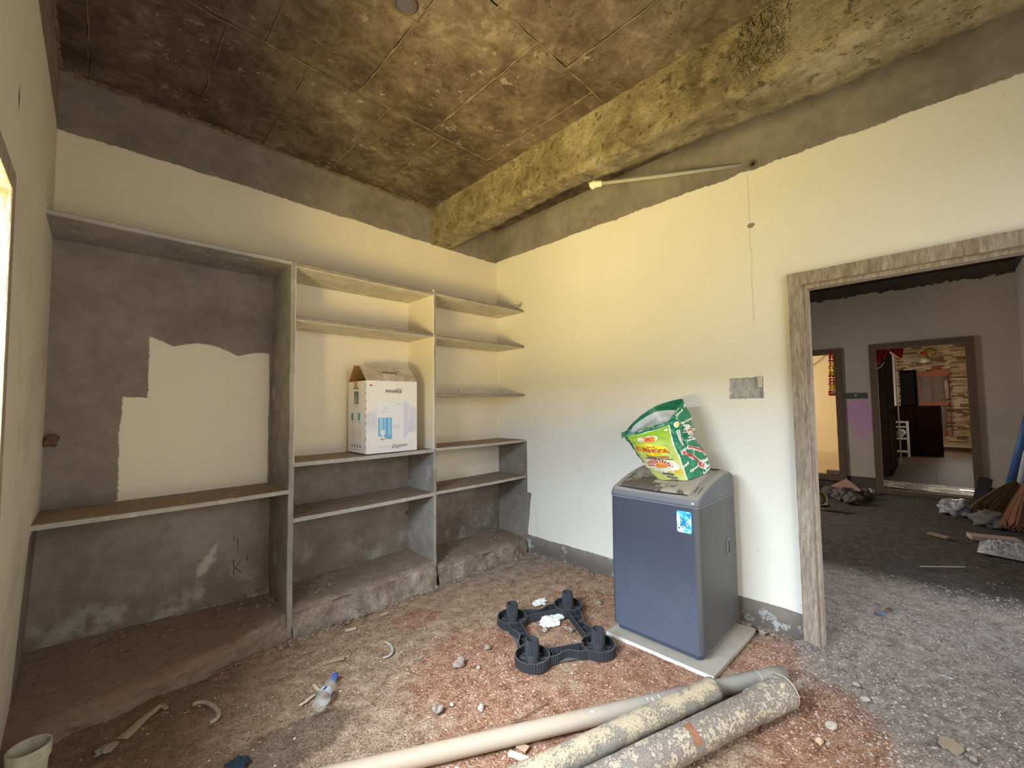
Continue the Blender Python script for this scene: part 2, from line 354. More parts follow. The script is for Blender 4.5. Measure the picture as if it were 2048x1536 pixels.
def glyphs(text, size, shear=0, bold=0):
    cu = bpy.data.curves.new('t', 'FONT'); cu.body = text; cu.size = size; cu.shear = shear; cu.offset = bold; cu.resolution_u = 2
    cu.align_x = 'CENTER'; cu.align_y = 'CENTER'
    o = bpy.data.objects.new('t', cu); C.objects.link(o); dg = bpy.context.evaluated_depsgraph_get()
    me = bpy.data.meshes.new_from_object(o.evaluated_get(dg))
    r = ([(v.co.x, v.co.y) for v in me.vertices], [tuple(p.vertices) for p in me.polygons])
    bpy.data.objects.remove(o); bpy.data.meshes.remove(me); bpy.data.curves.remove(cu); return r
def disc2(cx, cy, rx, ry, n=20, a0=0, a1=2*PI):
    vs = [(cx, cy)]+[(cx+rx*math.cos(a0+(a1-a0)*k/n), cy+ry*math.sin(a0+(a1-a0)*k/n)) for k in range(n+1)]
    return vs, [(0, k+1, k+2) for k in range(n)]
def rect2(x0, x1, y0, y1): return [(x0,y0),(x1,y0),(x1,y1),(x0,y1)], [(0,1,2,3)]
def place(mb, shape, fn, m=0, cx=0, cy=0, rot=0, sx=1, sy=1):    # 2-D shape carried onto surface fn(a, b)
    vs, fs = shape; c, s_ = math.cos(rot), math.sin(rot)
    mb.add([fn(cx+(x*c-y*s_)*sx, cy+(x*s_+y*c)*sy) for x, y in vs], fs, m)
# ------------------------------------------------------------------ room shell
ZC = 3.21
wall('y', -3.35, 5.66, 0-0.1, ZC+0.1, 0.0, 0.2, [(2.6, 3.8, 0.9, 2.1)], M_BACK, 'wall_back')  # hole past the shelves is added, unseen, to admit the hall fill
wall('x', -4.5, 0.0, -0.1, ZC+0.1, 0.0, 0.13, [(-3.80, -2.60, -0.1, 2.15), (-2.444, -2.245, 1.412, 1.545)], M_SIDE, 'wall_right')
wall('x', -4.5, 0.0, -0.1, ZC+0.1, -3.15, -3.35, [(-2.62, -1.47, 0.95, 2.03)], M_LEFT, 'wall_left', lean=-0.05)
wall('y', -3.35, 0.13, -0.1, ZC+0.1, -4.5, -4.7, [(-2.9, -0.5, -0.1, 2.4)], M_LEFT, 'wall_front')
def ceil_pt(x, y): return ZC
cm = MB(); cm.box((-3.35, -4.7, ZC+0.02), (0.13, 0.2, ZC+0.15)); ceil = struct(cm.build('ceiling', M_CEIL))
# shuttering marks: each cast panel sits at its own depth, mortar fins along the joints
rows = [(0.0, -0.93), (-0.93, -1.87), (-1.87, -2.80), (-2.80, -3.73), (-3.73, -4.5)]
offs = [[-3.15, -3.04, -2.57, -2.20, -1.74, -1.34, -0.80], [-3.15, -2.90, -2.41, -1.93, -1.43, -0.95, -0.80],
        [-3.15, -2.62, -2.15, -1.70, -1.20, -0.80], [-3.15, -2.8, -2.3, -1.85, -1.35, -0.80], [-3.15, -2.5, -2.0, -1.5, -0.80]]
rng = random.Random(3)
for (ya, yb), xs in zip(rows, offs):
    for xa, xb in zip(xs, xs[1:]):
        d = rng.uniform(0, 0.009); ti = rng.uniform(-0.004, 0.004)
        def f(u, v, xa=xa, xb=xb, ya=ya, yb=yb, d=d, ti=ti):
            x = xa+0.003+(xb-xa-0.006)*u; y = ya-0.003+(yb-ya+0.006)*v
            return (x, y, ZC-0.004+d+ti*(u-0.5)+0.002*fbm(Vector((x*6, y*6, 3)), 2))
        mb = MB(); mb.grid(f, 8, 12, flip=False); q = mb.build('panel', M_CEIL, ceil, smooth=True)
fin = MB()
def ridge(a, b, seed):
    a = Vector(a); b = Vector(b); n = int((b-a).length/0.02)+2; pts = []; rad = []
    for i in range(n):
        p = a.lerp(b, i/(n-1)); k = mnoise.noise(Vector((p.x*14, p.y*14, seed)))
        q = p+Vector((0.006*mnoise.noise(p*9), 0.006*mnoise.noise(p*9+Vector((5, 5, 5))), 0)); pts.append((q.x, q.y, ZC-0.001)); rad.append(0.0016+0.007*max(0, k-0.02)+0.002*abs(mnoise.noise(Vector((p.x*60, p.y*60, seed)))))
    fin.tube(pts, rad, 6)
for ya, yb in rows[:-1]: ridge((-3.15, yb, 0), (-0.8, yb, 0), 1)
for (ya, yb), xs in zip(rows, offs):
    for x in xs[1:-1]: ridge((x, ya, 0), (x, yb, 0), x)
fn = plain('mortar_fin', (0.20, 0.145, 0.10), 0.95, 0.1, var=0.4, scale=30)
fin.build('mortar_seam', fn, ceil)
# rough junction between ceiling and wall plaster
edge = MB()
for k in range(150):
    t = k/150; x = -3.12+2.3*t+rng.uniform(-.01, .01); edge.lump((x, -0.004, ZC-0.004+rng.uniform(-.012, .006)), rng.uniform(0.008, 0.024), 1.5, 0.6, 0.7, seed=k, am=0.6)
for k in range(60):
    y = -0.02-1.4*k/60; edge.lump((-3.146, y, ZC-0.006), rng.uniform(0.008, 0.022), 0.6, 1.5, 0.8, seed=k, am=0.6)
edge.build('mortar_edge', fn, ceil)
# beam, cast with a plastered shoulder over its far stretch
bm_ = MB()
BX0, BX1, BZ = -0.825, -0.53, 2.87
ny = 420
def bprof(y):
    step = 1/(1+math.exp((y+1.60)*60))        # 1 for y < -1.6
    T_ = [(0, -.60), (-.76, -.635), (-1.5, -.672), (-1.62, -.668), (-1.75, -.655), (-2.2, -.60), (-2.9, -.515), (-4.6, -.50)]
    xr = next(a[1]+(b[1]-a[1])*(y-a[0])/(b[0]-a[0]) for a, b in zip(T_, T_[1:]) if y >= b[0]); zb = 2.862+0.012*(1-step)
    return xr+0.012*fbm(Vector((y*16, 7, 0)), 3), zb, step
def bsec(y):
    xr, zb, st = bprof(y); n = lambda a, s=1: 0.008*s*fbm(Vector((y*14, a*1.7, 1)), 4)
    pts = [(-0.81+n(1)*.4, ZC+0.03)]
    for k in range(7): t = k/6; pts.append((-0.812-0.010*t+n(k+3, 1.0), ZC-0.005-(ZC-zb-0.012)*t))
    pts.append((-0.808+n(12), zb-0.002+n(13)))
    for k in range(1, 5): t = k/5; pts.append((-0.808+(xr+0.808)*t, zb+n(20+k, 0.9)))
    pts.append((xr, zb+0.004+n(31, 1.6))); pts.append((xr+0.004, zb+0.06)); pts.append((xr+0.01, zb+0.1)); pts.append((xr+0.02, ZC+0.03))
    return pts
secs = [bsec(-4.5*i/ny-(0.0)) for i in range(ny+1)]; ns = len(secs[0])
vs = [(x, -4.5*i/ny, z) for i, s_ in enumerate(secs) for x, z in s_]
fs = [(i*ns+k, i*ns+k+1, (i+1)*ns+k+1, (i+1)*ns+k) for i in range(ny) for k in range(ns-1)]
bm_.add(vs, fs); beam = struct(bm_.build('trim_1', M_BEAM, smooth=True)); beam['label'] = 'rough ochre concrete beam under the ceiling'
rl = MB()
for k in range(70): rl.lump((-0.825, -2.60+rng.uniform(-.012, .012), 2.89+0.28*k/70), rng.uniform(0.007, 0.017), 0.6, 1, 1.2, seed=k, am=0.7)
for k in range(230): rl.lump((-0.822, -2.61-rng.uniform(0, 0.20), 2.9+rng.uniform(0, 0.27)), rng.uniform(0.005, 0.014), 0.5, 0.9, 1.7, seed=k, am=0.7)
for k in range(120): rl.lump((-0.82, -rng.uniform(0.02, 4.4), 2.868+rng.uniform(-.006, .012)), rng.uniform(0.004, 0.011), 0.8, 2.2, 0.8, seed=k, am=0.7)
for k in range(90): rl.lump((-0.818, -rng.uniform(0.9, 1.5), rng.uniform(2.9, 3.15)), rng.uniform(0.004, 0.009), 0.5, 1, 1.2, seed=k, am=0.7)
rl.build('rough_mortar', M_BEAM, beam, kind='stuff')
# floor
def fz(x, y):
    v = Vector((x, y, 0)); h = 0.010*fbm(v*2.2, 3)+0.005*fbm(v*14, 3)+0.0025*mnoise.noise(v*45)
    d = min(1, max(0, (x+0.73)/0.05))*min(1, max(0, (-1.68-y)/0.05)) if y > -2.4 else 0
    return h-0.008-0.012*d
mb = MB(); mb.grid(lambda u, v: (-3.22+3.35*u, -4.6+4.62*v, fz(-3.22+3.35*u, -4.6+4.62*v)), 190, 262)
floor = struct(mb.build('floor', M_FLOOR, smooth=True))
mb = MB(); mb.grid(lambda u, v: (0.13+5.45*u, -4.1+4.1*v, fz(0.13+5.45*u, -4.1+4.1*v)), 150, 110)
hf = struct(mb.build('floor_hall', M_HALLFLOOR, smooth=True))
# dry dirt piled along the doorway side of the wall
dirt = MB()
for k in range(60):
    y = -2.66+0.04*rng.random()*1; dirt.lump((rng.uniform(-0.06, 0.10), -2.60-rng.uniform(-0.04, 0.06), 0.0), rng.uniform(0.01, 0.03), 1.3, 1, 0.6, seed=k)
for k in range(420):
    dirt.lump((-rng.random()**2*0.06-0.005, -rng.uniform(0.45, 2.62), -0.004), rng.uniform(0.006, 0.018), 1.2, 1.3, 0.7, seed=k)
struct(dirt.build('trim_2', M_FLOOR)); 
# ------------------------------------------------------------------ cast-in shelving
SD = 0.384
unit = thing('built_in_shelving', 'grey cast cement shelving in three bays built into the back wall', 'shelving', (-1.57, -0.19, 0))
def board(x0, x1, z, mat, th=0.028, name='shelf', sd=SD):
    nx = max(8, int((x1-x0)/0.03)); mb = MB(); top = z; vs = []
    for i in range(nx+1):
        x = x0+(x1-x0)*i/nx; w = 0.0045*fbm(Vector((x*22, z*9, 2)), 3); s_ = 0.003*math.sin((x-x0)/(x1-x0)*PI)
        yf = -sd+w; h1 = 0.002*mnoise.noise(Vector((x*30, z, 5)))
        vs += [(x, 0, top-s_), (x, yf+0.004, top+h1-s_), (x, yf, top-0.005-s_), (x, yf, top-th+0.003-s_), (x, yf+0.006, top-th-s_), (x, 0, top-th-s_)]
    fs = []
    for i in range(nx):
        for k in range(6): a = i*6+k; b = i*6+(k+1) % 6; fs.append((a, b, b+6, a+6))
    fs += [(5,4,3,2,1,0), tuple(nx*6+k for k in range(6))]
    mb.add(vs, fs); return mb.build(name, mat, unit)
XA, XB, XC_ = -2.082, -1.056, 0.0
def divider(xl, xr, ztop):
    mb = MB(); n = 60; vs = []
    for i in range(n+1):
        z = -0.05+(ztop+0.05)*i/n; w = 0.004*fbm(Vector((xl*7, z*18, 2)), 3); q = 0.003*fbm(Vector((xl*3, z*5, 9)), 2)
        vs += [(xl+q, 0, z), (xl+q, -SD+w+0.004, z), (xl+0.006+q, -SD+w, z), (xr-0.006+q, -SD+w, z), (xr+q, -SD+w+0.004, z), (xr+q, 0, z)]
    fs = [(i*6+k, i*6+(k+1) % 6, (i+1)*6+(k+1) % 6, (i+1)*6+k) for i in range(n) for k in range(6)]+[(5,4,3,2,1,0), tuple(n*6+k for k in range(6))]
    mb.add(vs, fs); mb.build('divider', M_DIV, unit)
divider(XA-0.032, XA, 2.315); divider(XB, XB+0.026, 2.33)
L0, L1 = -3.18, XA-0.03
board(L0, L1, 2.315, M_SHELF, 0.026); board(L0, L1, 0.885, M_SHELF, 0.026)
board(XA-0.002, XB+0.002, 2.315, M_SHELFP, 0.03); board(XA-0.002, XB+0.002, 1.972, M_SHELFP, 0.028)
board(XA-0.002, XB+0.002, 1.048, M_SHELF, 0.028); board(XA-0.002, XB+0.002, 0.706, M_SHELF, 0.027)
board(XB+0.024, 0.004, 2.318, M_SHELFP, 0.022); board(XB+0.024, 0.004, 1.966, M_SHELFP, 0.022)
board(XB+0.024, 0.004, 1.492, M_SHELFP, 0.022); board(XB+0.024, 0.004, 1.052, M_SHELF, 0.024); board(XB+0.024, 0.004, 0.708, M_SHELF, 0.024)
# broken masonry step under each bay
def plinth(x0, x1, h0, h1, d0, d1, nose, seed, sl0=0.016, sl1=0.016):
    def f(u, v):
        x = x0+(x1-x0)*u; hz = h0+(h1-h0)*u; dp = d0+(d1-d0)*u; sl = sl0+(sl1-sl0)*u**2
        n = fbm(Vector((x*7, v*3, seed)), 4); blk = mnoise.cell(Vector((x*3.1+seed, 0, 0)))
        if v < 0.5: t = v/0.5; y = -dp*t*0.93; z = hz-sl*t+0.012*n*t
        elif v < 0.62: t = (v-0.5)/0.12; y = -dp*(0.93+0.07*t)-0.012*n; z = hz-0.004-sl-nose*t+0.008*n
        else: t = (v-0.62)/0.38; y = -dp-0.04*t**1.5-0.028*n-0.014*(blk-.5); z = (hz-0.004-sl-nose)*(1-t)-0.05*t
        return (x, min(y, 0.002) if v else 0.0, z)
    mb = MB(); mb.grid(f, int((x1-x0)*80), 44); return mb.build('plinth', M_PLINTH, unit, smooth=True)
plinth(L0-0.06, XA-0.03, 0.21, 0.15, 0.56, 0.37, 0.03, 1.0, 0.13, 0.02)
plinth(XA, XB, 0.175, 0.185, 0.39, 0.415, 0.015, 2.3); plinth(XB+0.025, 0.004, 0.15, 0.13, 0.40, 0.40, 0.012, 4.1)
st = MB()
for k in range(260):
    bay = rng.choice([(-3.1, -2.12), (XA+.01, XB-.01), (XB+.04, -0.03)]); x = rng.uniform(*bay)
    hz = {-3.1: 0.185, XA+.01: 0.178, XB+.04: 0.14}[bay[0]]; r = rng.uniform(0.004, 0.011)
    st.lump((x, -rng.uniform(0.02, 0.3) if k % 3 else -rng.uniform(0.0, 0.05), hz+r*0.1), r, 1.2, 1, 0.6, seed=k)
for k in range(200):
    x = rng.uniform(-2.5, 0); st.lump((x, -0.425-rng.random()*0.05, 0.0), rng.uniform(0.006, 0.016), 1.2, 1, 0.6, seed=k)
st.build('crumbs', M_PLINTH, unit, kind='stuff')
# dead twigs on the upper shelves
tw = plain('dry_twig', (0.20, 0.13, 0.08), 0.9)
mb = MB()
b0 = P(1040, 614, 'y', -0.36)
for k in range(6):
    d = Vector((rng.uniform(-.03, .03), rng.uniform(-.01, .03), rng.uniform(0.03, 0.075))); mb.tube([b0, b0+d*0.5+Vector((.004, 0, 0)), b0+d], 0.0013, 4)
for k in range(4):
    d = Vector((rng.uniform(-.09, -.02), 0, rng.uniform(0.002, 0.02))); mb.tube([b0, b0+d], 0.0013, 4)
tag(recenter(mb.build('dry_twigs', tw)), 'tuft of dry twigs on the top shelf end by the side wall', 'twigs')
b0 = P(912, 778, 'y', -0.2); b0.z = 1.494
mb = MB(); mb.tube([b0, b0+Vector((0.03, 0, 0.035)), b0+Vector((0.035, 0.01, 0.05))], 0.002, 5); mb.tube([b0, b0+Vector((-0.03, 0.01, 0.004))], 0.0016, 5)
tag(recenter(mb.build('dry_stalk', tw)), 'small dry stalk on the third shelf of the right bay', 'twig')
# mud nest and nail
mud = plain('mud_nest', (0.16, 0.09, 0.06), 0.95, 0.1, var=0.4, scale=60, bump=0.004)
mb = MB()
for k in range(7): mb.lump(Vector((-3.135, -0.03, 1.245))+Vector((rng.uniform(0, .02), rng.uniform(-.02, .02), rng.uniform(-.025, .025))), 0.018, seed=k, sub=2, am=.5)
tag(recenter(mb.build('mud_nest', mud, smooth=True)), 'brown mud wasp nest in the left wall corner above the low shelf', 'nest')
mb = MB(); mb.lump(P(814, 1025, 'y', -0.012), 0.012, seed=4, sub=2); mb.tube([P(814, 1025, 'y', 0.0), P(814, 1025, 'y', -0.03)], 0.003, 6)
tag(recenter(mb.build('rusty_nail', plain('rust', (0.22, 0.10, 0.06), 0.9))), 'rusty nail in the back corner of the middle bottom bay', 'nail')
# letter and strokes scratched on the wall under the left shelf
ch = plain('charcoal_mark', (0.07, 0.055, 0.045), 0.95, 0.05)
mb = MB()
def stroke(a, b, wd=0.006):
    A = P(*a, 'y', -0.0008); B = P(*b, 'y', -0.0008); d = (B-A).normalized(); n = Vector((-d.z, 0, d.x))*wd/2
    mb.add([A-n, B-n*0.6, B+n*0.6, A+n], [(0,1,2,3)])
for a, b in (((467, 1120), (468, 1153)), ((480, 1122), (470, 1137)), ((470, 1136), (486, 1146)), ((468, 1072), (468, 1084)), ((475, 1076), (476, 1100)), ((494, 1112), (495, 1122))): stroke(a, b, 0.006)
mb.build('scratched_marks', ch, bpy.data.objects['wall_back'])
# ------------------------------------------------------------------ doorway and its timber frame
g = G('weathered_door_timber', 0.85)
gr = g.noise(6, 6, 0.7, vec=g.comb(g.x*6.0, g.y*6.0, g.z*0.6)); gr2 = g.noise(22, 5, 0.7, vec=g.comb(g.x*4.0, g.y*4.0, g.z*0.8))
c = g.ramp(gr*0.5+gr2*0.5, [(0.38, (0.22, 0.165, 0.12)), (0.5, (0.34, 0.275, 0.215)), (0.62, (0.48, 0.42, 0.35))])
M_TIMBER = g.out(c, gr2, 0.004)
g = G('dark_timber', 0.85); gr = g.noise(16, 6, 0.7, vec=g.comb(g.x*4.0, g.y*4.0, g.z*0.6))
M_DTIMBER = g.out(g.mix(gr, (0.085, 0.055, 0.038), (0.22, 0.155, 0.11)), gr, 0.003)
def rough_bar(mb, a, b, wx, wy, n=40, am=0.003, m=0, axis='z'):
    # rectangular bar between a and b, half-widths wx (X) and wy (Y or Z)
    a = Vector(a); b = Vector(b); vs = []
    for i in range(n+1):
        p = a.lerp(b, i/n)
        for s1, s2 in ((-1,-1),(1,-1),(1,1),(-1,1)):
            q = Vector((s1*wx, s2*wy, 0)) if axis == 'z' else Vector((s1*wx, 0, s2*wy))
            q += q.normalized()*am*fbm(p*9+Vector((s1*3, s2*5, 0)), 3); vs.append(p+q)
    fs = [(i*4+k, i*4+(k+1) % 4, (i+1)*4+(k+1) % 4, (i+1)*4+k) for i in range(n) for k in range(4)]+[(3,2,1,0), tuple(n*4+k for k in range(4))]
    mb.add(vs, fs, m)
dr = struct(bpy.data.objects.new('door_1', None)); C.objects.link(dr); dr.location = (0.03, -3.2, 0)
for y, s_ in ((-2.637, 1), (-3.763, -1)):
    mb = MB(); rough_bar(mb, (0.02, y, -0.02), (0.02, y, 2.15), 0.046, 0.036); mb.build('jamb', M_TIMBER, dr)
    mb = MB(); rough_bar(mb, (0.045, y-s_*0.042, -0.02), (0.045, y-s_*0.042, 2.07), 0.035, 0.012); mb.build('door_stop', M_TIMBER, dr)
mb = MB(); rough_bar(mb, (0.02, -2.60, 2.113), (0.02, -3.80, 2.113), 0.046, 0.037, axis='y'); mb.build('head', M_TIMBER, dr)
mb = MB(); rough_bar(mb, (0.045, -2.66, 2.066), (0.045, -3.74, 2.066), 0.034, 0.012, axis='y'); mb.build('door_stop', M_TIMBER, dr)
# switch box recess
mort = plain('rough_mortar_grey', (0.42, 0.41, 0.39), 0.95, 0.1, var=0.35, scale=25, bump=0.006, bscale=50)
mb = MB(); mb.grid(lambda u, v: (0.016+0.010*fbm(Vector((u*5, v*4, 0)), 4), -2.45+0.21*u, 1.405+0.145*v), 30, 22, flip=True)
sb = tag(recenter(mb.build('switch_recess', mort, smooth=True)), 'rough mortar filled switch box hole in the side wall beside the door', 'switch box')
mb = MB()
for k in range(90):
    t = rng.random()*4; s_ = int(t); f = t-s_
    y, z = [(-2.445+0.2*f, 1.411), (-2.244, 1.412+0.134*f), (-2.445+0.2*f, 1.547), (-2.446, 1.412+0.134*f)][s_]
    mb.lump((0.003, y, z), rng.uniform(0.003, 0.008), 0.5, 1.3, 1, seed=k, am=.7)
mb.build('chipped_edge', mort, sb)
mb = MB(); a = P(1514, 752, 'x', 0.0); b = P(1525, 775, 'x', 0.0); mb.box((-0.004, a.y, b.z), (0.02, b.y, a.z)); mb.build('cover_plate', plain('beige_plastic', (0.55, 0.50, 0.42), 0.6), sb, bevel=0.003)
dk = plain('dark_hole', (0.035, 0.028, 0.02), 0.95)
mb = MB(); c0 = P(1502, 451, 'x', 0.0); mb.add([(-0.001, c0.y+0.022*math.cos(a)*(1+.15*math.sin(a*3)), c0.z+0.016*math.sin(a)) for a in [2*PI*k/14 for k in range(14)]], [tuple(reversed(range(14)))])
mb.build('chipped_spot', plain('chipped_plaster', (0.26, 0.24, 0.18), 0.95), bpy.data.objects['wall_right'])
mb = MB(); c0 = P(1506, 328, 'x', 0.0); mb.lathe(c0+Vector((0.0, 0, 0)), (-1, 0, 0), [(0, 0.028), (0.006, 0.026), (0.009, 0.018), (0.002, 0.013)], 14)
mb.build('conduit_hole', [plain('plaster_ring', (0.16, 0.13, 0.10), 0.95)], bpy.data.objects['wall_right'])
mb = MB(); mb.lathe(c0+Vector((-0.003, 0, 0)), (-1, 0, 0), [(0, 0.013), (0.001, 0.013)], 12); mb.build('conduit_hole', dk, bpy.data.objects['wall_right'])
# conduit pipe from beam to wall
pc = thing('conduit_pipe', 'thin grey conduit pipe with white elbow between the beam and side wall', 'pipe', P(1185, 370, 'x', -0.50))
gp = plain('grey_conduit', (0.36, 0.35, 0.31), 0.6, 0.3, var=0.2, scale=20); wp = plain('white_elbow', (0.78, 0.74, 0.60), 0.5, 0.3, var=0.25, scale=60)
a = P(1186, 369, 'x', -0.50); b = P(1482, 330, 'x', 0.004)
mb = MB(); mb.tube([a+(b-a)*0.03, a.lerp(b, 0.5)+Vector((0, 0, -0.004)), b], 0.0125, 14); mb.build('tube', gp, pc, smooth=True)
d = (b-a).normalized(); mb = MB(); mb.lump(a, 0.030, seed=2, sub=3, am=.08); mb.lathe(a+d*0.015, d, [(0, 0.024), (0.045, 0.022), (0.047, 0.013)], 16); mb.lathe(a, (-0.3, 0.2, 0.6), [(0, 0.022), (0.034, 0.024), (0.036, 0.015), (0.02, 0.014)], 16); el_ = mb.build('elbow', wp, pc, smooth=True)
mb = MB(); mb.lathe(a+Vector((-0.3, 0.2, 0.6)).normalized()*0.030, (-0.3, 0.2, 0.6), [(0, 0.0145), (0.002, 0.0145)], 14); mb.build('opening', dk, el_)
# ceiling junction box
j = thing('ceiling_junction_box', 'dark round junction box rim in the ceiling slab', 'junction box', (-2.02, -1.60, ZC-0.035))
mb = MB(); c0 = Vector((-2.02, -1.60, ZC)); mb.lathe(c0, (0, 0, -1), [(0, 0.055), (0.016, 0.052), (0.02, 0.045), (0.008, 0.043)], 24, caps=False); mb.build('rim', plain('rusty_rim', (0.10, 0.07, 0.05), 0.8, var=.3), j, smooth=True)
mb = MB(); mb.lathe(c0+Vector((0, 0, -0.006)), (0, 0, -1), [(0, 0.044), (0.002, 0.044)], 20); mb.build('inner_disc', plain('purple_grey', (0.10, 0.085, 0.11), 0.7), j)
# window in the left wall
wn = struct(bpy.data.objects.new('window_1', None)); C.objects.link(wn); wn.location = (-3.2, -2.05, 0.95)
for nm, a, b in (('frame_post', (-3.22, -1.52, 0.95), (-3.13, -1.47, 2.03)), ('frame_post', (-3.22, -2.62, 0.95), (-3.13, -2.57, 2.03)), ('frame_head', (-3.22, -2.57, 1.97), (-3.13, -1.52, 2.03)), ('frame_sill', (-3.22, -2.57, 0.95), (-3.13, -1.52, 1.0))):
    mb = MB(); mb.box(a, b); mb.build(nm, M_TIMBER, wn, bevel=0.004)
for k in range(4):
    mb = MB(); mb.tube([(-3.25, -2.5+0.0, 1.15+0.2*k), (-3.25, -1.5, 1.15+0.2*k)], 0.006, 8); mb.build('bar', dk, wn)
# ------------------------------------------------------------------ washing machine on its stone slab
stone = G('dusty_polished_slab', 0.7, 0.3); n = stone.noise(9, 6, 0.7)
M_SLAB = stone.out(stone.mix(n, (0.30, 0.25, 0.20), (0.46, 0.40, 0.33)), n, 0.001)
M_SLABE = plain('pale_cut_edge', (0.62, 0.60, 0.56), 0.7, var=0.15, scale=30)
mb = MB(); c4 = [P(1212, 1262, 'z', 0.012), P(1428, 1354, 'z', 0.012), P(1512, 1258, 'z', 0.012)]; c4.append(c4[0]+(c4[2]-c4[1])*0.98)
n4 = [(p.x, p.y) for p in c4]; mb.prism(n4, -0.010, 0.012); mb.m = [0, 0, 1, 0, 0, 0]
slab = tag(recenter(mb.build('stone_slab', [M_SLAB, M_SLABE], bevel=0.002)), 'dusty cream stone slab lying under the washing machine', 'slab')
WX0, WX1, WY0, WY1 = -0.668, -0.080, -2.283, -1.742
g = G('navy_grey_enamel', 0.45, 0.5, 0.25)
du = g.noise(160, 2, 0.6).step(0.6, 0.05)*(g.z*-1.0).step(-0.42, 0.25)
c = g.mix((g.z*-1.0+(g.noise(5, 4)-0.5)*0.3).step(-0.35, 0.3)*0.30, (0.064, 0.070, 0.100), (0.18, 0.22, 0.30)); c = g.mix(du*0.16, c, (0.42, 0.47, 0.56))
fl = g.noise(220, 1, 0.5).step(0.74, 0.02); c = g.mix(fl*0.5, c, (0.45, 0.42, 0.38))
M_ENAMEL = g.out(c, g.noise(3, 3), 0.001)
g = G('dark_side_steel', 0.5, 0.5, 0.2); st_ = g.noise(18, 4, 0.6, vec=g.comb(g.x*3.0, g.y, g.z*0.12))
M_SIDEST = g.out(g.mix(st_, (0.065, 0.065, 0.072), (0.125, 0.122, 0.125)), None)
g = G('grey_top_plastic', 0.5, 0.4); nz = g.normalz(); dn = g.noise(9, 5, 0.7)
c = g.mix(nz.step(0.55, 0.25)*(0.55+dn*0.5), (0.115, 0.12, 0.135), (0.36, 0.31, 0.25)); M_TOP = g.out(c, g.noise(40, 3), 0.0006)
g = G('dust_caked_lid', 0.75, 0.25)
n1 = g.noise(5, 6, 0.72); n2 = g.noise(40, 4, 0.7)
wet = (n1+(g.y+1.9)*0.30-(g.x+0.45)*0.25).step(0.555, 0.02); c = g.mix(wet, g.mix(n2, (0.34, 0.28, 0.21), (0.46, 0.39, 0.30)), (0.13, 0.10, 0.075))
sp = g.noise(55, 3, 0.7).step(0.60, 0.02)*(g.y).step(-1.95, 0.08); c = g.mix(sp*0.8, c, (0.03, 0.022, 0.018)); M_LID = g.out(c, n2-wet*0.5, 0.0015)
wm = thing('washing_machine', 'dark blue grey top loading washing machine with dusty lid', 'washing machine', ((WX0+WX1)/2, (WY0+WY1)/2, 0.012))
def subdiv(pts, k=10):     # split the long straight sides so that the outline can follow a curved top
    o = []
    for i, a in enumerate(pts):
        b = pts[(i+1) % len(pts)]; o.append(a)
        if math.hypot(b[0]-a[0], b[1]-a[1]) > 0.15: o += [(a[0]+(b[0]-a[0])*j/k, a[1]+(b[1]-a[1])*j/k) for j in range(1, k)]
    return o
def rr_levels(mb, levels, cap=True, n=6):      # (inset, radius, z or function of x)
    R_ = []
    for ins, r, z in levels:
        pts = subdiv(roundrect(WX0+ins, WX1-ins, WY0+ins, WY1-ins, r, n)); R_.append([(x, y, z(x) if callable(z) else z) for x, y in pts])
    m = len(R_[0]); base = len(mb.v); vs = [p for r_ in R_ for p in r_]
    fs = [(i*m+k, i*m+(k+1) % m, (i+1)*m+(k+1) % m, (i+1)*m+k) for i in range(len(R_)-1) for k in range(m)]
    if cap: fs.append(tuple((len(R_)-1)*m+k for k in range(m)))
    mb.add(vs, fs)
ZS = 0.822
mb = MB(); rr_levels(mb, [(0.012, 0.02, 0.045), (0.0, 0.03, 0.052), (-0.002, 0.032, 0.4), (0.0, 0.034, ZS-0.004), (0.006, 0.03, ZS-0.002)], cap=True)
mb.m = [1 if (abs(sum(mb.v[i].y for i in f)/len(f)-WY0) < 0.02 or abs(sum(mb.v[i].y for i in f)/len(f)-WY1) < 0.02) else 0 for f in mb.f]
mb.build('body', [M_ENAMEL, M_SIDEST], wm, smooth=True, autos=40)
mb = MB(); rr_levels(mb, [(0.02, 0.02, 0.022), (0.02, 0.02, 0.048)]); mb.build('base_skirt', plain('blue_black_base', (0.05, 0.06, 0.08), 0.6), wm)
def ztop(x):
    t = (x-WX0)/(WX1-WX0); return 0.868+0.100*math.sin(min(1, t*1.18)*PI/2)**0.9-0.035*max(0, (t-0.82)/0.18)**1.5
mb = MB(); rr_levels(mb, [(0.004, 0.03, ZS-0.002), (-0.002, 0.034, ZS+0.002), (-0.003, 0.036, ZS+0.016), (0.0, 0.036, lambda x: ztop(x)-0.026), (0.004, 0.036, lambda x: ztop(x)-0.012), (0.014, 0.035, lambda x: ztop(x)-0.003), (0.032, 0.03, lambda x: ztop(x)), (0.045, 0.02, lambda x: ztop(x)-0.001)], cap=False)
def topgrid(x0, x1, y0, y1, dz, nu=14, nv=10): return lambda u, v: (x0+(x1-x0)*u, y0+(y1-y0)*v, ztop(x0+(x1-x0)*u)+dz)
mb.grid(topgrid(WX0+0.044, WX1-0.044, WY0+0.044, WY1-0.044, -0.002), 14, 8)
mb.build('top_cover', M_TOP, wm, smooth=True)
mb = MB()
lx0, lx1, ly0, ly1 = -0.632, -0.235, -2.222, -1.785
def lidf(u, v):
    x = lx0+(lx1-lx0)*u; y = ly0+(ly1-ly0)*v; e = min(u, 1-u, v, 1-v); bow = -0.010*(1-(2*v-1)**2)*max(0, 1-u*3)
    return (x+bow, y, ztop(x)+(0.008 if e > 0.001 else -0.004))
mb.grid(lidf, 26, 20)
mb.build('lid', M_LID, wm, smooth=True)
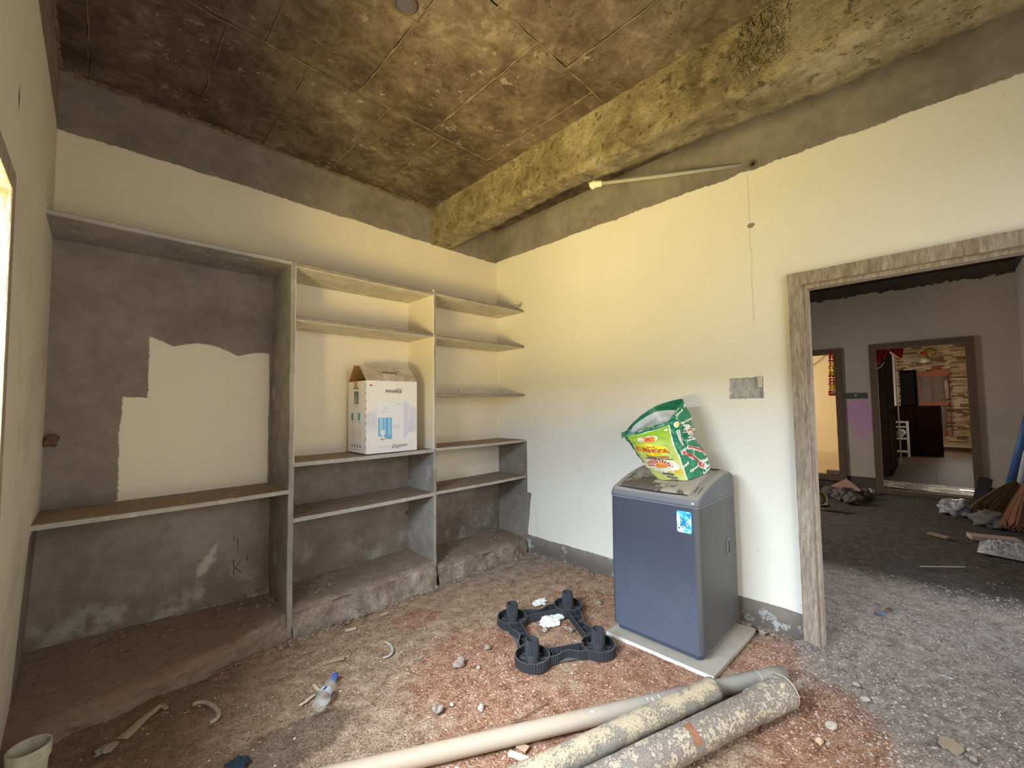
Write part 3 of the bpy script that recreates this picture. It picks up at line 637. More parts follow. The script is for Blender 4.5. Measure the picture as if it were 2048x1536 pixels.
mb = MB(); mb.grid(lambda u, v: (lx0-0.006-0.010*(1-(2*v-1)**2)-0.006*u, ly0+0.004+(ly1-ly0-0.008)*v, ztop(lx0)-0.008+0.011*u), 2, 16, flip=True)
mb.build('lid_lip', plain('dark_gap', (0.03, 0.032, 0.035), 0.6), wm)
mb = MB(); mb.grid(lambda u, v: (-0.205+0.095*u, -2.215+0.425*v, ztop(-0.205+0.095*u)+0.004), 6, 8); mb.build('control_panel', plain('dusty_control_panel', (0.24, 0.20, 0.16), 0.5, 0.5, var=0.4, scale=14), wm, smooth=True)
mb = MB(); mb.grid(lambda u, v: (-0.605+0.07*u, -2.262+0.030*v, ztop(-0.605+0.07*u)-0.001), 5, 2); mb.build('corner_tab', plain('dark_dust', (0.09, 0.08, 0.07), 0.8), wm)
mb = MB(); mb.box((WX0-0.0035, -2.262, 0.842), (WX0, -2.250, 0.850)); mb.build('indicator', plain('white_spot', (0.8, 0.8, 0.8), 0.5), wm)
# seam line
mb = MB(); rr_levels(mb, [(-0.0035, 0.036, ZS-0.001), (-0.0035, 0.036, ZS+0.002)], cap=False); mb.build('seam_strip', plain('pale_seam', (0.30, 0.31, 0.33), 0.5), wm)
# side handle recess
mb = MB(); hc = P(1457, 1093, 'y', WY0-0.002)
pts = [(hc.x+a*0.026, WY0-0.004, hc.z+b*0.042) for a, b in ((-1,-.8),(-1,.75),(-.8,1),(.8,1),(1,.8),(1,-.8),(.8,-1),(-.8,-1))]; mb.tube(pts, 0.004, 6, closed=True); mb.build('side_handle', plain('handle_edge', (0.22, 0.22, 0.23), 0.5), wm)
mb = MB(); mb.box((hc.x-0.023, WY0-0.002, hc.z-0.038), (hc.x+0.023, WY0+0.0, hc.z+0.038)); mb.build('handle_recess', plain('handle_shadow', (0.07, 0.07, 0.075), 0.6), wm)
for x, y in ((WX0+.05, WY0+.05), (WX0+.05, WY1-.05), (WX1-.05, WY0+.05), (WX1-.05, WY1-.05)):
    mb = MB(); mb.lathe((x, y, 0.012), (0, 0, 1), [(0, 0.018), (0.02, 0.016)], 12); mb.build('foot', dk, wm)
# blue sticker with its print
a = P(1353, 1023, 'x', WX0-0.003); b = P(1384, 1066, 'x', WX0-0.003); syc, szc = (a.y+b.y)/2, (a.z+b.z)/2; sw, sh = abs(a.y-b.y), 0.115
g = G('sky_blue_sticker', 0.35, 0.5); n1 = g.noise(22, 4, 0.6, dist=1.5)
M_ST = g.out(g.ramp(n1, [(0.40, (0.02, 0.32, 0.62)), (0.5, (0.10, 0.56, 0.82)), (0.60, (0.55, 0.88, 0.95))]))
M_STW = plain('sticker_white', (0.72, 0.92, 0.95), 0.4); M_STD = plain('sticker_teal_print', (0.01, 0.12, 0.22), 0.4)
stf = lambda d: (lambda p, q: (WX0-d, syc-p*sw/2, szc+q*sh/2))
mb = MB(); rp = roundrect(-1, 1, -1, 1, 0.22, 4); rp = [(x, y) for x, y in rp]; place(mb, (rp, [tuple(range(len(rp)))]), stf(0.0035)); stick = mb.build('sticker', M_ST, wm)
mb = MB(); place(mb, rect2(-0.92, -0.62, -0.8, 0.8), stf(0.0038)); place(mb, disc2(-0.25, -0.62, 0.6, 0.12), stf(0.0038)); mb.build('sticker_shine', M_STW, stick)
mb = MB()
place(mb, glyphs('10', 0.62, bold=0.02), stf(0.0042), cx=-0.25, cy=0.12); place(mb, glyphs('year', 0.30, shear=.2), stf(0.0042), cx=0.42, cy=0.0)
place(mb, rect2(-0.45, 0.68, -0.14, -0.09), stf(0.0042)); place(mb, glyphs('MOTOR', 0.36, bold=0.012), stf(0.0042), cx=0.12, cy=-0.34); place(mb, rect2(-0.45, 0.68, -0.58, -0.53), stf(0.0042))
place(mb, ([(0.35, 0.85), (0.5, 0.8), (0.85, 0.42), (0.7, 0.38)], [(0,1,2,3)]), stf(0.0042)); mb.build('sticker_print', M_STD, stick)
# ------------------------------------------------------------------ rice sack on the washing machine
def cr(p0, p1, p2, p3, t):
    return 0.5*((2*p1)+(p2-p0)*t+(2*p0-5*p1+4*p2-p3)*t*t+(3*p1-p0-3*p2+p3)*t**3)
LV = [  # rows from the base to the rim: A left seam, B front, C right front fold, D gusset fold, E back right, F back, G back left
 [(1313,958,-.50),(1340,960,-.53),(1375,961,-.49),(1404,956,-.39),(1417,943,-.28),(1350,944,-.27),(1318,946,-.36)],
 [(1282,917,-.545),(1325,922,-.60),(1362,922,-.52),(1391,908,-.415),(1408,905,-.28),(1335,905,-.26),(1290,910,-.38)],
 [(1260,885,-.555),(1300,890,-.615),(1346,886,-.51),(1370,880,-.435),(1388,878,-.27),(1320,868,-.24),(1266,882,-.40)],
 [(1254,873,-.545),(1296,866,-.575),(1339,852,-.47),(1361,846,-.43),(1383,846,-.27),(1318,835,-.24),(1258,868,-.42)],
 [(1251,868,-.52),(1290,856,-.53),(1337,840,-.45),(1350,822,-.40),(1364,798,-.29),(1312,812,-.25),(1274,838,-.33)]]
GRID = [[P(u, v, 'x', x) for u, v, x in r_] for r_ in LV]
def sack(u, v, off=0.0, raw=False):         # u 0..7 around, v 0..4 up
    def row(j):
        r_ = GRID[j]; i = int(math.floor(u)); t = u-i; return cr(r_[(i-1) % 7], r_[i % 7], r_[(i+1) % 7], r_[(i+2) % 7], t)
    v = min(max(v, 0), 3.9999); j = int(v); t = v-j; p = cr(row(max(j-1, 0)), row(j), row(j+1), row(min(j+2, 4)), t)
    if raw: return p
    du = sack(u+0.03, v, raw=True)-sack(u-0.03, v, raw=True); dv = sack(u, min(v+0.03, 3.999), raw=True)-sack(u, max(v-0.03, 0), raw=True)
    n = du.cross(dv).normalized(); k = fbm(Vector((u*1.6, v*1.9, 3)), 3)*0.010+0.004*fbm(Vector((u*5+v*3, v*2, 8)), 2)
    k -= 0.014*math.exp(-((u-3-0.25*math.sin(v*3))/0.16)**2)*(1 if v > 0.3 else 0)
    if 1.95 < v and 2.0 < u < 4: k += 0.004*math.sin(v*9+u*4)
    return p+n*(k*min(1, v*2+0.15)+off)
g = G('printed_woven_sack', 0.42, 0.5, obj=True); U, V_ = g.uv()
panel = (U*-1.0).step(-1.96, 0.01)*U.step(0.06, 0.02)*(V_*-1.0).step(-3.08, 0.015); line = ((U-1.99).abs()*-1.0).step(-0.035, 0.01)*(V_*-1.0).step(-3.12, 0.01)
line2 = ((V_-3.1).abs()*-1.0).step(-0.022, 0.006)*(U*-1.0).step(-2.0, 0.01); wv = g.noise(3, 3, vec=g.comb(U, V_, 0.0))
lime = g.mix(V_.step(2.0, 1.2), g.mix(wv, (0.55, 0.56, 0.09), (0.62, 0.62, 0.30)), (0.25, 0.50, 0.02)); lime = g.mix((g.noise(7, 3, vec=g.comb(U*3.0, V_, 0.0))).step(0.55, 0.1)*0.45, lime, (0.50, 0.68, 0.03))
gn_ = g.mix(g.noise(6, 4, vec=g.comb(U, V_, 1.0)), (0.008, 0.14, 0.06), (0.02, 0.26, 0.12))
gl = ((U-3.97).abs()*-1.0).step(-0.03, 0.01).mx(((U-3.05).abs()*-1.0).step(-0.022, 0.008)); gn_ = g.mix(gl*0.6, gn_, (0.6, 0.68, 0.6))
c = g.mix(panel, gn_, lime); c = g.mix(line.mx(line2), c, (0.82, 0.82, 0.72))
M_SACK = g.out(c, g.noise(60, 3), 0.0012)
M_SILV = plain('silver_lining', (0.70, 0.71, 0.70), 0.5, 0.5, 0.15, var=0.2, scale=30, bump=0.003, bscale=28)
ctr = sum((p for r_ in GRID for p in r_), Vector())/35; zl = ztop(-0.42)+0.012
bag = thing('rice_sack', 'crumpled green and yellow printed rice sack leaning on the washing machine lid', 'sack', (ctr.x, ctr.y, zl))
NU, NV = 112, 52
mb = MB(); vs = []; mb.uv = []
def keep(p): return Vector((p.x, p.y, max(p.z, ztop(p.x)+0.012)))
for j in range(NV+1):
    for i in range(NU+1): u, v = 7*i/NU, 4*j/NV; vs.append(keep(sack(u, v))); mb.uv.append((u, v))
fs = [(j*(NU+1)+i, j*(NU+1)+i+1, (j+1)*(NU+1)+i+1, (j+1)*(NU+1)+i) for j in range(NV) for i in range(NU)]
mb.add(vs, fs); mb.build('sack_cloth', M_SACK, bag, smooth=True)
mb = MB(); mb.grid(lambda a, b: keep(sack(7*a, 1.0+(2.96-0.50*min(1, max(0, (7*a-3.6)/0.8))*min(1, max(0, (7.0-7*a)/0.5)))*b, -0.005-0.006*(1-b)-0.002*abs(fbm(Vector((a*26, b*9, 2)), 2)))), 84, 24, flip=True); mb.build('lining', M_SILV, bag, smooth=True)
mb = MB(); vs = [keep(sack(7*k/40, 0.02)) for k in range(40)]; mb.add(vs, [tuple(reversed(range(40)))]); mb.build('sack_bottom', M_SACK, bag)
# crumpled ear at the left of the rim
mb = MB(); e0 = P(1252, 869, 'x', -.52); vs = []
def ear(a, b):
    p = P(1260-a*17, 872-3*b-(1-a)*6, 'x', -.50+0.03*b); k = fbm(Vector((a*6, b*6, 4)), 3)
    return p+Vector((0.012*k, 0.010*k*a, (b-0.5)*0.030*(1-a*0.1)+0.008*k))
mb.uv = None
mb.grid(ear, 14, 10); mb.build('crumpled_ear', plain('green_crumple', (0.03, 0.24, 0.13), 0.5, 0.4, var=0.9, scale=60), bag, smooth=False)
sf = lambda d: (lambda p, q: keep(sack(p, q, d))+Vector((-d*0.3, -d*0.2, 0)))
def ink(n, c): return plain(n, c, 0.45, 0.4)
I_RED, I_YEL, I_WHT, I_ORG, I_NAV, I_GRN = ink('red_ink', (0.55, 0.03, 0.02)), ink('yellow_ink', (0.90, 0.74, 0.02)), ink('white_ink', (0.80, 0.80, 0.72)), ink('orange_ink', (0.85, 0.28, 0.03)), ink('navy_ink', (0.03, 0.05, 0.20)), ink('dark_green_ink', (0.06, 0.16, 0.03))
def dec(name, mat, shapes, d):
    for sh in shapes: mb = MB(); place(mb, fine(sh[0], 1) if 'letter' in name else sh[0], sf(d+(0.0012 if 'letter' in name else 0)), **(sh[1] if len(sh) > 1 else {})); o = mb.build(name, mat, bag)
    return o
def fine(shape, k=2):     # subdivide a shape's triangles so that it follows the cloth
    vs, fs = list(shape[0]), list(shape[1])
    for _ in range(k):
        nf = []
        for f in fs:
            if len(f) > 3:
                c0 = (sum(vs[i][0] for i in f)/len(f), sum(vs[i][1] for i in f)/len(f)); vs.append(c0); ci = len(vs)-1
                tr = [(f[i], f[(i+1) % len(f)], ci) for i in range(len(f))]
            else: tr = [f]
            for a, b, c_ in tr:
                m = []
                for p, q in ((a, b), (b, c_), (c_, a)): vs.append(((vs[p][0]+vs[q][0])/2, (vs[p][1]+vs[q][1])/2)); m.append(len(vs)-1)
                nf += [(a, m[0], m[2]), (m[0], b, m[1]), (m[2], m[1], c_), tuple(m)]
        fs = nf
    return vs, fs
dec('oval_badge', I_YEL, [(fine(disc2(0.92, 1.68, 0.70, 0.34), 1),)], 0.0016)
dec('food_plate', I_WHT, [(fine(disc2(0.95, 2.42, 0.42, 0.26), 1),)], 0.0016); dec('food_heap', I_ORG, [(fine(disc2(0.98, 2.36, 0.30, 0.23), 1),)], 0.0024)
dec('food_specks', I_RED, [(disc2(0.98+0.2*math.cos(k*2.4)*k/9, 2.36+0.15*math.sin(k*2.4)*k/9, 0.06, 0.035, 6),) for k in range(9)], 0.0030)
dec('brand_lettering', I_RED, [(glyphs('KURNOOL', 0.32, bold=0.010), dict(cx=0.90, cy=1.60, sx=0.90, sy=1.1, rot=0.0)), (glyphs('no.1', 0.20, bold=0.008), dict(cx=0.98, cy=1.85, sx=0.9)), (glyphs('Samba', 0.13, shear=.3), dict(cx=1.05, cy=1.43, sx=0.9))], 0.0030)
dec('ribbon', ink('pale_green_ink', (0.42, 0.56, 0.10)), [(fine(rect2(0.42, 1.52, 1.14, 1.34), 2),), (([(1.52,1.16),(1.85,1.06),(1.70,1.22),(1.86,1.32),(1.52,1.30)], [(0,1,2,3,4)]),)], 0.0018)
dec('ribbon_lettering', I_RED, [(glyphs('Super Quality', 0.19, shear=.2, bold=.004), dict(cx=0.97, cy=1.24, sx=0.86))], 0.0028)
dec('ribbon_shadow', I_NAV, [(fine(rect2(0.42, 1.60, 1.09, 1.135), 2),)], 0.002)
dec('field_white', ink('cream_ink', (0.70, 0.68, 0.50)), [(fine(disc2(0.95, 0.78, 0.88, 0.32, 24), 2),)], 0.0015)
rays = []
for k in range(11):
    a = PI*(k+0.5)/11; ca, sa = math.cos(a), math.sin(a); p = lambda r_, w_: (0.86+r_*ca*0.62-w_*sa, 0.70+r_*sa*0.40+w_*ca*.7)
    rays.append((fine(([p(0.48, -.02), p(0.95, -.045), p(0.95, .045), p(0.48, .02)], [(0,1,2,3)]), 1),))
dec('sun_ray', I_RED, rays, 0.0024); dec('sun_disc', I_ORG, [(fine(disc2(0.86, 0.68, 0.28, 0.20, 16, 0, PI), 1),)], 0.0028)
dec('cloud', I_WHT, [(fine(disc2(1.55, 0.86, 0.25, 0.13), 1),), (fine(disc2(1.4, 0.70, 0.35, 0.09), 1),)], 0.0022)
dec('wheat_stripe', ink('straw_ink', (0.72, 0.48, 0.05)), [(fine(rect2(-0.4, 0.4, -0.02, 0.02), 1), dict(cx=1.4+0.04*k, cy=0.56-0.03*k, rot=0.15-0.06*k)) for k in range(4)], 0.0024)
dec('base_lettering', I_NAV, [(glyphs('BAANA', 0.17, shear=.2, bold=.006), dict(cx=1.05, cy=0.42, rot=-0.1, sy=.8)), (glyphs('BAANA', 0.17, shear=.2, bold=.006), dict(cx=1.2, cy=0.26, rot=-0.1, sy=.8)), (glyphs('SONA', 0.15, shear=.2, bold=.006), dict(cx=1.3, cy=0.10, rot=-0.1, sy=.8))], 0.0028)
dec('quality_mark', I_WHT, [(fine(rect2(1.70, 1.86, 2.72, 2.86), 1),)], 0.0018)
dec('white_oval', I_WHT, [(fine(disc2(2.55, 2.95, 0.26, 0.20), 1),)], 0.0018); dec('yolk', I_YEL, [(fine(disc2(2.62, 2.95, 0.13, 0.13), 1),)], 0.0028)
cap = lambda cx, cy, l, w_, r_: (fine(([(-l, -w_), (l, -w_), (l*1.12, 0), (l, w_), (-l, w_), (-l*1.12, 0)], [(0,1,2,3,4,5)]), 1), dict(cx=cx, cy=cy, rot=r_))
dec('pale_strip', ink('pink_white_ink', (0.74, 0.66, 0.60)), [cap(2.62, 2.15, 0.42, 0.16, -1.45), cap(3.5, 2.4, 0.42, 0.14, -1.35), cap(2.75, 0.98, 0.62, 0.14, -0.75), cap(3.3, 1.25, 0.5, 0.13, -0.6), cap(3.2, 0.55, 0.3, 0.13, -0.5)], 0.0018)
dec('strip_lettering', I_RED, [(glyphs('KURNOOL', 0.26, bold=.012), dict(cx=2.75, cy=0.98, rot=2.39)), (glyphs('KURNOOL', 0.2, bold=.01), dict(cx=3.3, cy=1.25, rot=-0.6)), (glyphs('no.1', 0.2, bold=.01), dict(cx=3.2, cy=0.55, rot=-0.5)), (glyphs('KURN', 0.2, bold=.01), dict(cx=3.5, cy=2.4, rot=-1.35))], 0.003)
dec('strip_script', I_NAV, [(glyphs('Kurnool', 0.2, shear=.3), dict(cx=2.62, cy=2.15, rot=-1.45))], 0.003)
wt = []
for k in range(64):
    a = rng.uniform(2.1, 4.9); b = rng.uniform(0.15, 3.85)
    if any(abs(a-x) < 0.5 and abs(b-y) < 0.42 for x, y in ((2.6, 2.15), (2.75, .98), (3.3, 1.25), (2.55, 2.95))): continue
    wt.append((glyphs(rng.choice(['Kurnool', 'Rice', 'Kurnool']), 0.16, shear=.2, bold=.008), dict(cx=a, cy=b, rot=0.25)))
for k in range(9): wt.append((glyphs('Kurnool', 0.13, shear=.2, bold=.006), dict(cx=0.25+0.21*k, cy=3.30+0.22*(k % 3), rot=0.1)))
dec('small_lettering', I_WHT, wt, 0.0022)
# ------------------------------------------------------------------ carton on the middle shelf
BX = (-1.603, -1.188); BY = (-0.35, -0.055); BZ0, BZ1 = 1.052, 1.578
box = thing('cardboard_carton', 'white printed water purifier carton with open brown flaps on the middle shelf', 'box', ((BX[0]+BX[1])/2, (BY[0]+BY[1])/2, BZ0))
M_CART = plain('white_carton_print', (0.78, 0.75, 0.75), 0.55, 0.3, var=0.03, scale=9); M_KRAFT = plain('brown_kraft', (0.36, 0.20, 0.085), 0.85, 0.15, var=0.2, scale=10)
g = G('dusty_flap', 0.8); M_FLAP = g.out(g.mix(g.noise(14, 6, 0.72).step(0.5, 0.1), (0.44, 0.34, 0.26), (0.60, 0.52, 0.44)), None)
T = 0.003
mb = MB(); mb.box((BX[0], BY[0], BZ0), (BX[1], BY[1], BZ0+T)); mb.box((BX[0], BY[0], BZ0), (BX[0]+T, BY[1], BZ1)); mb.box((BX[1]-T, BY[0], BZ0), (BX[1], BY[1], BZ1))
mb.box((BX[0]+T, BY[0], BZ0+T), (BX[1]-T, BY[0]+T, BZ1)); mb.box((BX[0]+T, BY[1]-T, BZ0+T), (BX[1]-T, BY[1], BZ1)); mb.build('carton_body', M_CART, box)
def flap(name, y0, y1, z1, x0a, x0b, x1a, x1b, outer):
    nrm = Vector((0, -(z1-BZ1), (y1-y0))).normalized(); nrm = nrm if nrm.z > 0 else -nrm
    def f(u, v, o=0): x = (x0a+(x0b-x0a)*v)*(1-u)+(x1a+(x1b-x1a)*v)*u; return Vector((x, y0+(y1-y0)*v, BZ1+(z1-BZ1)*v+0.004*math.sin(v*3)+0.003*fbm(Vector((u*4, v*3, 1)))))+nrm*o
    mb = MB(); mb.grid(lambda u, v: f(u, v, 0.0), 12, 6, m=0); mb.grid(lambda u, v: f(u, v, -0.003), 12, 6, m=1, flip=True)
    n0 = 0; R0 = [f(u/12, 1) for u in range(13)]; R1 = [f(u/12, 1, -0.003) for u in range(13)]; mb.add(R0+R1, [(i, i+1, 14+i, 13+i) for i in range(12)], m=1)
    mb.build(name, [outer, M_KRAFT], box)
flap('front_flap', BY[0], BY[0]+0.085, BZ1+0.107, BX[0], BX[0]-0.012, BX[1], BX[1]-0.012, M_FLAP)
flap('back_flap', BY[1], BY[1]-0.115, BZ1+0.118, BX[0], BX[0]-0.01, BX[1], BX[1]-0.0, M_CART)
mb = MB(); mb.add([(BX[0]+T, BY[0]+.01, BZ1), (BX[0]+T, BY[1]-.01, BZ1), (BX[0]+0.10, BY[1]-.02, BZ1-0.09), (BX[0]+0.10, BY[0]+.02, BZ1-0.09)], [(0,1,2,3)]); mb.build('end_flap', M_KRAFT, box); mb = MB(); mb.add([(BX[1]-T, BY[0]+.01, BZ1), (BX[1]-T, BY[1]-.01, BZ1), (BX[1]-0.02, BY[1]-.02, BZ1-0.12), (BX[1]-0.02, BY[0]+.02, BZ1-0.12)], [(3,2,1,0)]); mb.build('end_flap', M_KRAFT, box)
mb = MB(); yt = (BY[0]+BY[1])/2+0.02; mb.box((BX[0]-0.0015, yt-0.025, BZ1-0.045), (BX[0]-0.0002, yt+0.025, BZ1+0.002)); mb.build('packing_tape', plain('brown_tape', (0.50, 0.27, 0.08), 0.4, 0.5), box)
fw, fh = BX[1]-BX[0], BZ1-BZ0
FR = lambda d: (lambda a, b: (BX[0]+a*fw, BY[0]-d, BZ0+b*fh))       # front face, a across, b up
sd_ = BY[1]-BY[0]; SI = lambda d: (lambda a, b: (BX[0]-d, BY[1]-a*sd_, BZ0+b*fh))   # left side face
def art(name, mat, fn_, shapes):
    for sh in shapes: mb = MB(); place(mb, sh[0], fn_, **(sh[1] if len(sh) > 1 else {})); o = mb.build(name, mat, box)
    return o
Q = lambda pts: (pts, [tuple(range(len(pts)))])
I_BLK = ink('black_ink', (0.04, 0.04, 0.05)); I_GRY = ink('grey_ink', (0.36, 0.35, 0.38)); I_LAV = ink('lavender_ink', (0.60, 0.60, 0.74)); I_PWH = ink('print_white', (0.76, 0.76, 0.82)); I_PWD = ink('print_pale_violet', (0.62, 0.60, 0.76))
I_BLU = ink('print_blue', (0.16, 0.42, 0.72)); I_BLL = ink('print_light_blue', (0.36, 0.62, 0.86)); I_TEAL = ink('teal_ink', (0.05, 0.38, 0.46)); I_SLT = ink('slate_ink', (0.14, 0.16, 0.20))
g = G('misty_backdrop_print', 0.55); m_ = g.noise(5, 4, 0.5); M_MIST = g.out(g.mix(m_.step(0.5, 0.15), (0.74, 0.74, 0.78), (0.60, 0.60, 0.72)))
art('backdrop_print', M_MIST, FR(0.0006), [(Q([(0.01, 0.26), (0.20, 0.27), (0.20, 0.62), (0.01, 0.55)]),), (Q([(0.80, 0.26), (0.99, 0.28), (0.99, 0.62), (0.80, 0.70)]),)])
art('purifier_print_side', I_PWD, FR(0.0010), [(Q([(0.72, 0.19), (0.80, 0.215), (0.80, 0.70), (0.72, 0.725)]),)])
art('purifier_print_front', I_PWH, FR(0.0010), [(Q([(0.20, 0.49), (0.72, 0.49), (0.72, 0.725), (0.20, 0.705)]),), (Q([(0.485, 0.19), (0.72, 0.19), (0.72, 0.49), (0.485, 0.49)]),)])
art('purifier_tank', I_BLU, FR(0.0010), [(Q([(0.225, 0.235), (0.485, 0.19), (0.485, 0.49), (0.22, 0.49)]),)])
art('purifier_tank_shine', I_BLL, FR(0.0014), [(rect2(0.25, 0.31, 0.26, 0.485),), (rect2(0.34, 0.36, 0.25, 0.485),), (rect2(0.42, 0.45, 0.245, 0.485),)])
art('purifier_tap', I_PWH, FR(0.0018), [(rect2(0.27, 0.35, 0.245, 0.315),), (rect2(0.295, 0.33, 0.19, 0.25),), (rect2(0.19, 0.50, 0.487, 0.500),)]); art('purifier_tray', I_SLT, FR(0.0016), [(rect2(0.27, 0.34, 0.180, 0.195),), (rect2(0.345, 0.485, 0.19, 0.20),)])
art('purifier_marks', I_GRY, FR(0.0016), [(glyphs('innovica', 0.035), dict(cx=0.62, cy=0.675)), (glyphs('RO+UV', 0.04), dict(cx=0.575, cy=0.365)), (glyphs('hot  cold', 0.03), dict(cx=0.575, cy=0.335)), (glyphs('A', 0.04), dict(cx=0.37, cy=0.60)), (glyphs('- o -', 0.05), dict(cx=0.37, cy=0.63)), (glyphs('oo  o  oo', 0.04), dict(cx=0.37, cy=0.57)), (glyphs('o o', 0.03), dict(cx=0.575, cy=0.29))])
asp = fh/fw
art('title_lettering', I_BLK, FR(0.0014), [(glyphs('innovica', 0.105, bold=.0022), dict(cx=0.52, cy=0.862, sx=0.92, sy=0.70)), (glyphs('A Q U A', 0.040, bold=.001), dict(cx=0.63, cy=0.893, sx=0.9, sy=0.6)), (glyphs('water purification system', 0.026), dict(cx=0.57, cy=0.832, sx=0.8, sy=.6))])
art('script_lettering', I_BLK, FR(0.0014), [(glyphs('Elegance', 0.095, shear=.5), dict(cx=0.63, cy=0.085, sx=0.95, sy=.8, rot=0.06)), (glyphs('p u r i t y  w i t h', 0.03), dict(cx=0.33, cy=0.085, sy=.7))])
art('maker_mark', I_RED, FR(0.0014), [(disc2(0.085, 0.935, 0.022, 0.014, 10),)]); art('maker_lettering', I_GRY, FR(0.0014), [(glyphs('Bepure', 0.035), dict(cx=0.15, cy=0.935, sy=.8))])
art('side_title', I_BLK, SI(0.0014), [(glyphs('innovica', 0.10, bold=.002), dict(cx=0.46, cy=0.905, sx=0.95, sy=0.55)), (glyphs('graphite', 0.05), dict(cx=0.46, cy=0.652, sy=.6)), (glyphs('blue', 0.05), dict(cx=0.28, cy=0.425, sy=.6)), (glyphs('green', 0.05), dict(cx=0.67, cy=0.425, sy=.6))])
art('side_photo_dark', I_SLT, SI(0.0010), [(rect2(0.34, 0.60, 0.68, 0.86),)]); art('side_photo_tank', I_GRY, SI(0.0014), [(rect2(0.37, 0.49, 0.69, 0.79),), (disc2(0.55, 0.74, 0.03, 0.012, 8),)])
art('side_photo_white', I_PWH, SI(0.0010), [(rect2(0.20, 0.42, 0.45, 0.62),), (rect2(0.58, 0.81, 0.45, 0.62),)])
art('side_photo_blue', ink('muted_blue', (0.12, 0.20, 0.40)), SI(0.0014), [(rect2(0.19, 0.31, 0.45, 0.555),)]); art('side_photo_teal', I_TEAL, SI(0.0014), [(rect2(0.57, 0.69, 0.45, 0.555),)])
tx = []
for k in range(7): tx += [(glyphs(['type', 'capacity', 'power', 'membrane', 'technology', 'tank', 'net'][k], 0.055), dict(cx=0.32, cy=0.335-0.022*k, sy=.42)), (glyphs(['RO', '8 L', '60 W', 'high flow', 'RO UV UF', 'ABS', ''][k] or '.', 0.055), dict(cx=0.66, cy=0.335-0.022*k, sy=.42))]
art('side_text', I_GRY, SI(0.0014), tx)
art('side_icons', I_BLK, SI(0.0014), [(disc2(0.25+0.15*k, 0.115, 0.03, 0.010, 8),) for k in range(4)]+[(rect2(0.22+0.15*k, 0.28+0.15*k, 0.08, 0.10),) for k in range(4)])
art('side_red_line', I_RED, SI(0.0014), [(rect2(0.30, 0.66, 0.05, 0.054),)])
fz0 = lambda a, b: (BX[0]+a*fw, BY[0]+0.085*b-0.002, BZ1+0.107*b+0.005)
art('flap_lettering', I_BLK, fz0, [(glyphs('innovica', 0.105, bold=.002), dict(cx=0.50, cy=0.58, sx=0.85, sy=2.6)), (glyphs('A Q U A', 0.035), dict(cx=0.58, cy=0.74, sy=2.6))])
mb = MB()
for k in range(9): z = BZ0+0.04+0.055*k; mb.box((BX[0]-0.0012, BY[0]-0.001, z), (BX[0]+0.0006, BY[0]+0.006, z+rng.uniform(.008, .03)))
mb.build('worn_corner', M_KRAFT, box)
# ------------------------------------------------------------------ black plastic appliance stand
bp_ = G('dusty_black_plastic', 0.55, 0.4); nz = bp_.normalz(); M_BLACK = bp_.out(bp_.mix(nz.step(0.5, 0.2)*(0.35+bp_.noise(22, 4, 0.7)*0.5), (0.026, 0.027, 0.032), (0.20, 0.17, 0.14)), None)
M_BLACKD = plain('black_plastic', (0.040, 0.041, 0.047), 0.5, 0.4, var=0.5, scale=30)
SC = Vector((-0.975, -1.514, 0.0)); ang = math.radians(-22.6); ex = Vector((math.cos(ang), math.sin(ang), 0)); ey = Vector((-math.sin(ang), math.cos(ang), 0))
stand = thing('appliance_stand', 'black plastic ribbed appliance stand with four leg sockets on the red dirt', 'stand', SC)
cor = [P(1024.5, 1231, 'z', .05), P(1135.7, 1207, 'z', .05), P(1196.5, 1285.5, 'z', .05), P(1064.7, 1307.5, 'z', .05)]
PR, H = 0.090, 0.050
def strip_wall(mb, pts, z0, z1, th, closed=False, rib=0):   # thin upright wall following a path, ribs outside
    n = len(pts); L_ = []
    for i, p in enumerate(pts):
        a = pts[(i-1) % n] if (i or closed) else p; b = pts[(i+1) % n] if (i < n-1 or closed) else p; d = Vector((b[0]-a[0], b[1]-a[1])).normalized(); L_.append(Vector((d.y, -d.x)))
    vs = []
    for i, p in enumerate(pts):
        o = th+(rib if (i % 2 == 0) else 0); q = L_[i]; vs += [(p[0], p[1], z0), (p[0]+q.x*o, p[1]+q.y*o, z0), (p[0]+q.x*o, p[1]+q.y*o, z1), (p[0], p[1], z1)]
    fs = [((i*4+k), (i*4+(k+1) % 4), (((i+1) % n)*4+(k+1) % 4), (((i+1) % n)*4+k)) for i in range(n if closed else n-1) for k in range(4)]
    mb.add(vs, fs)
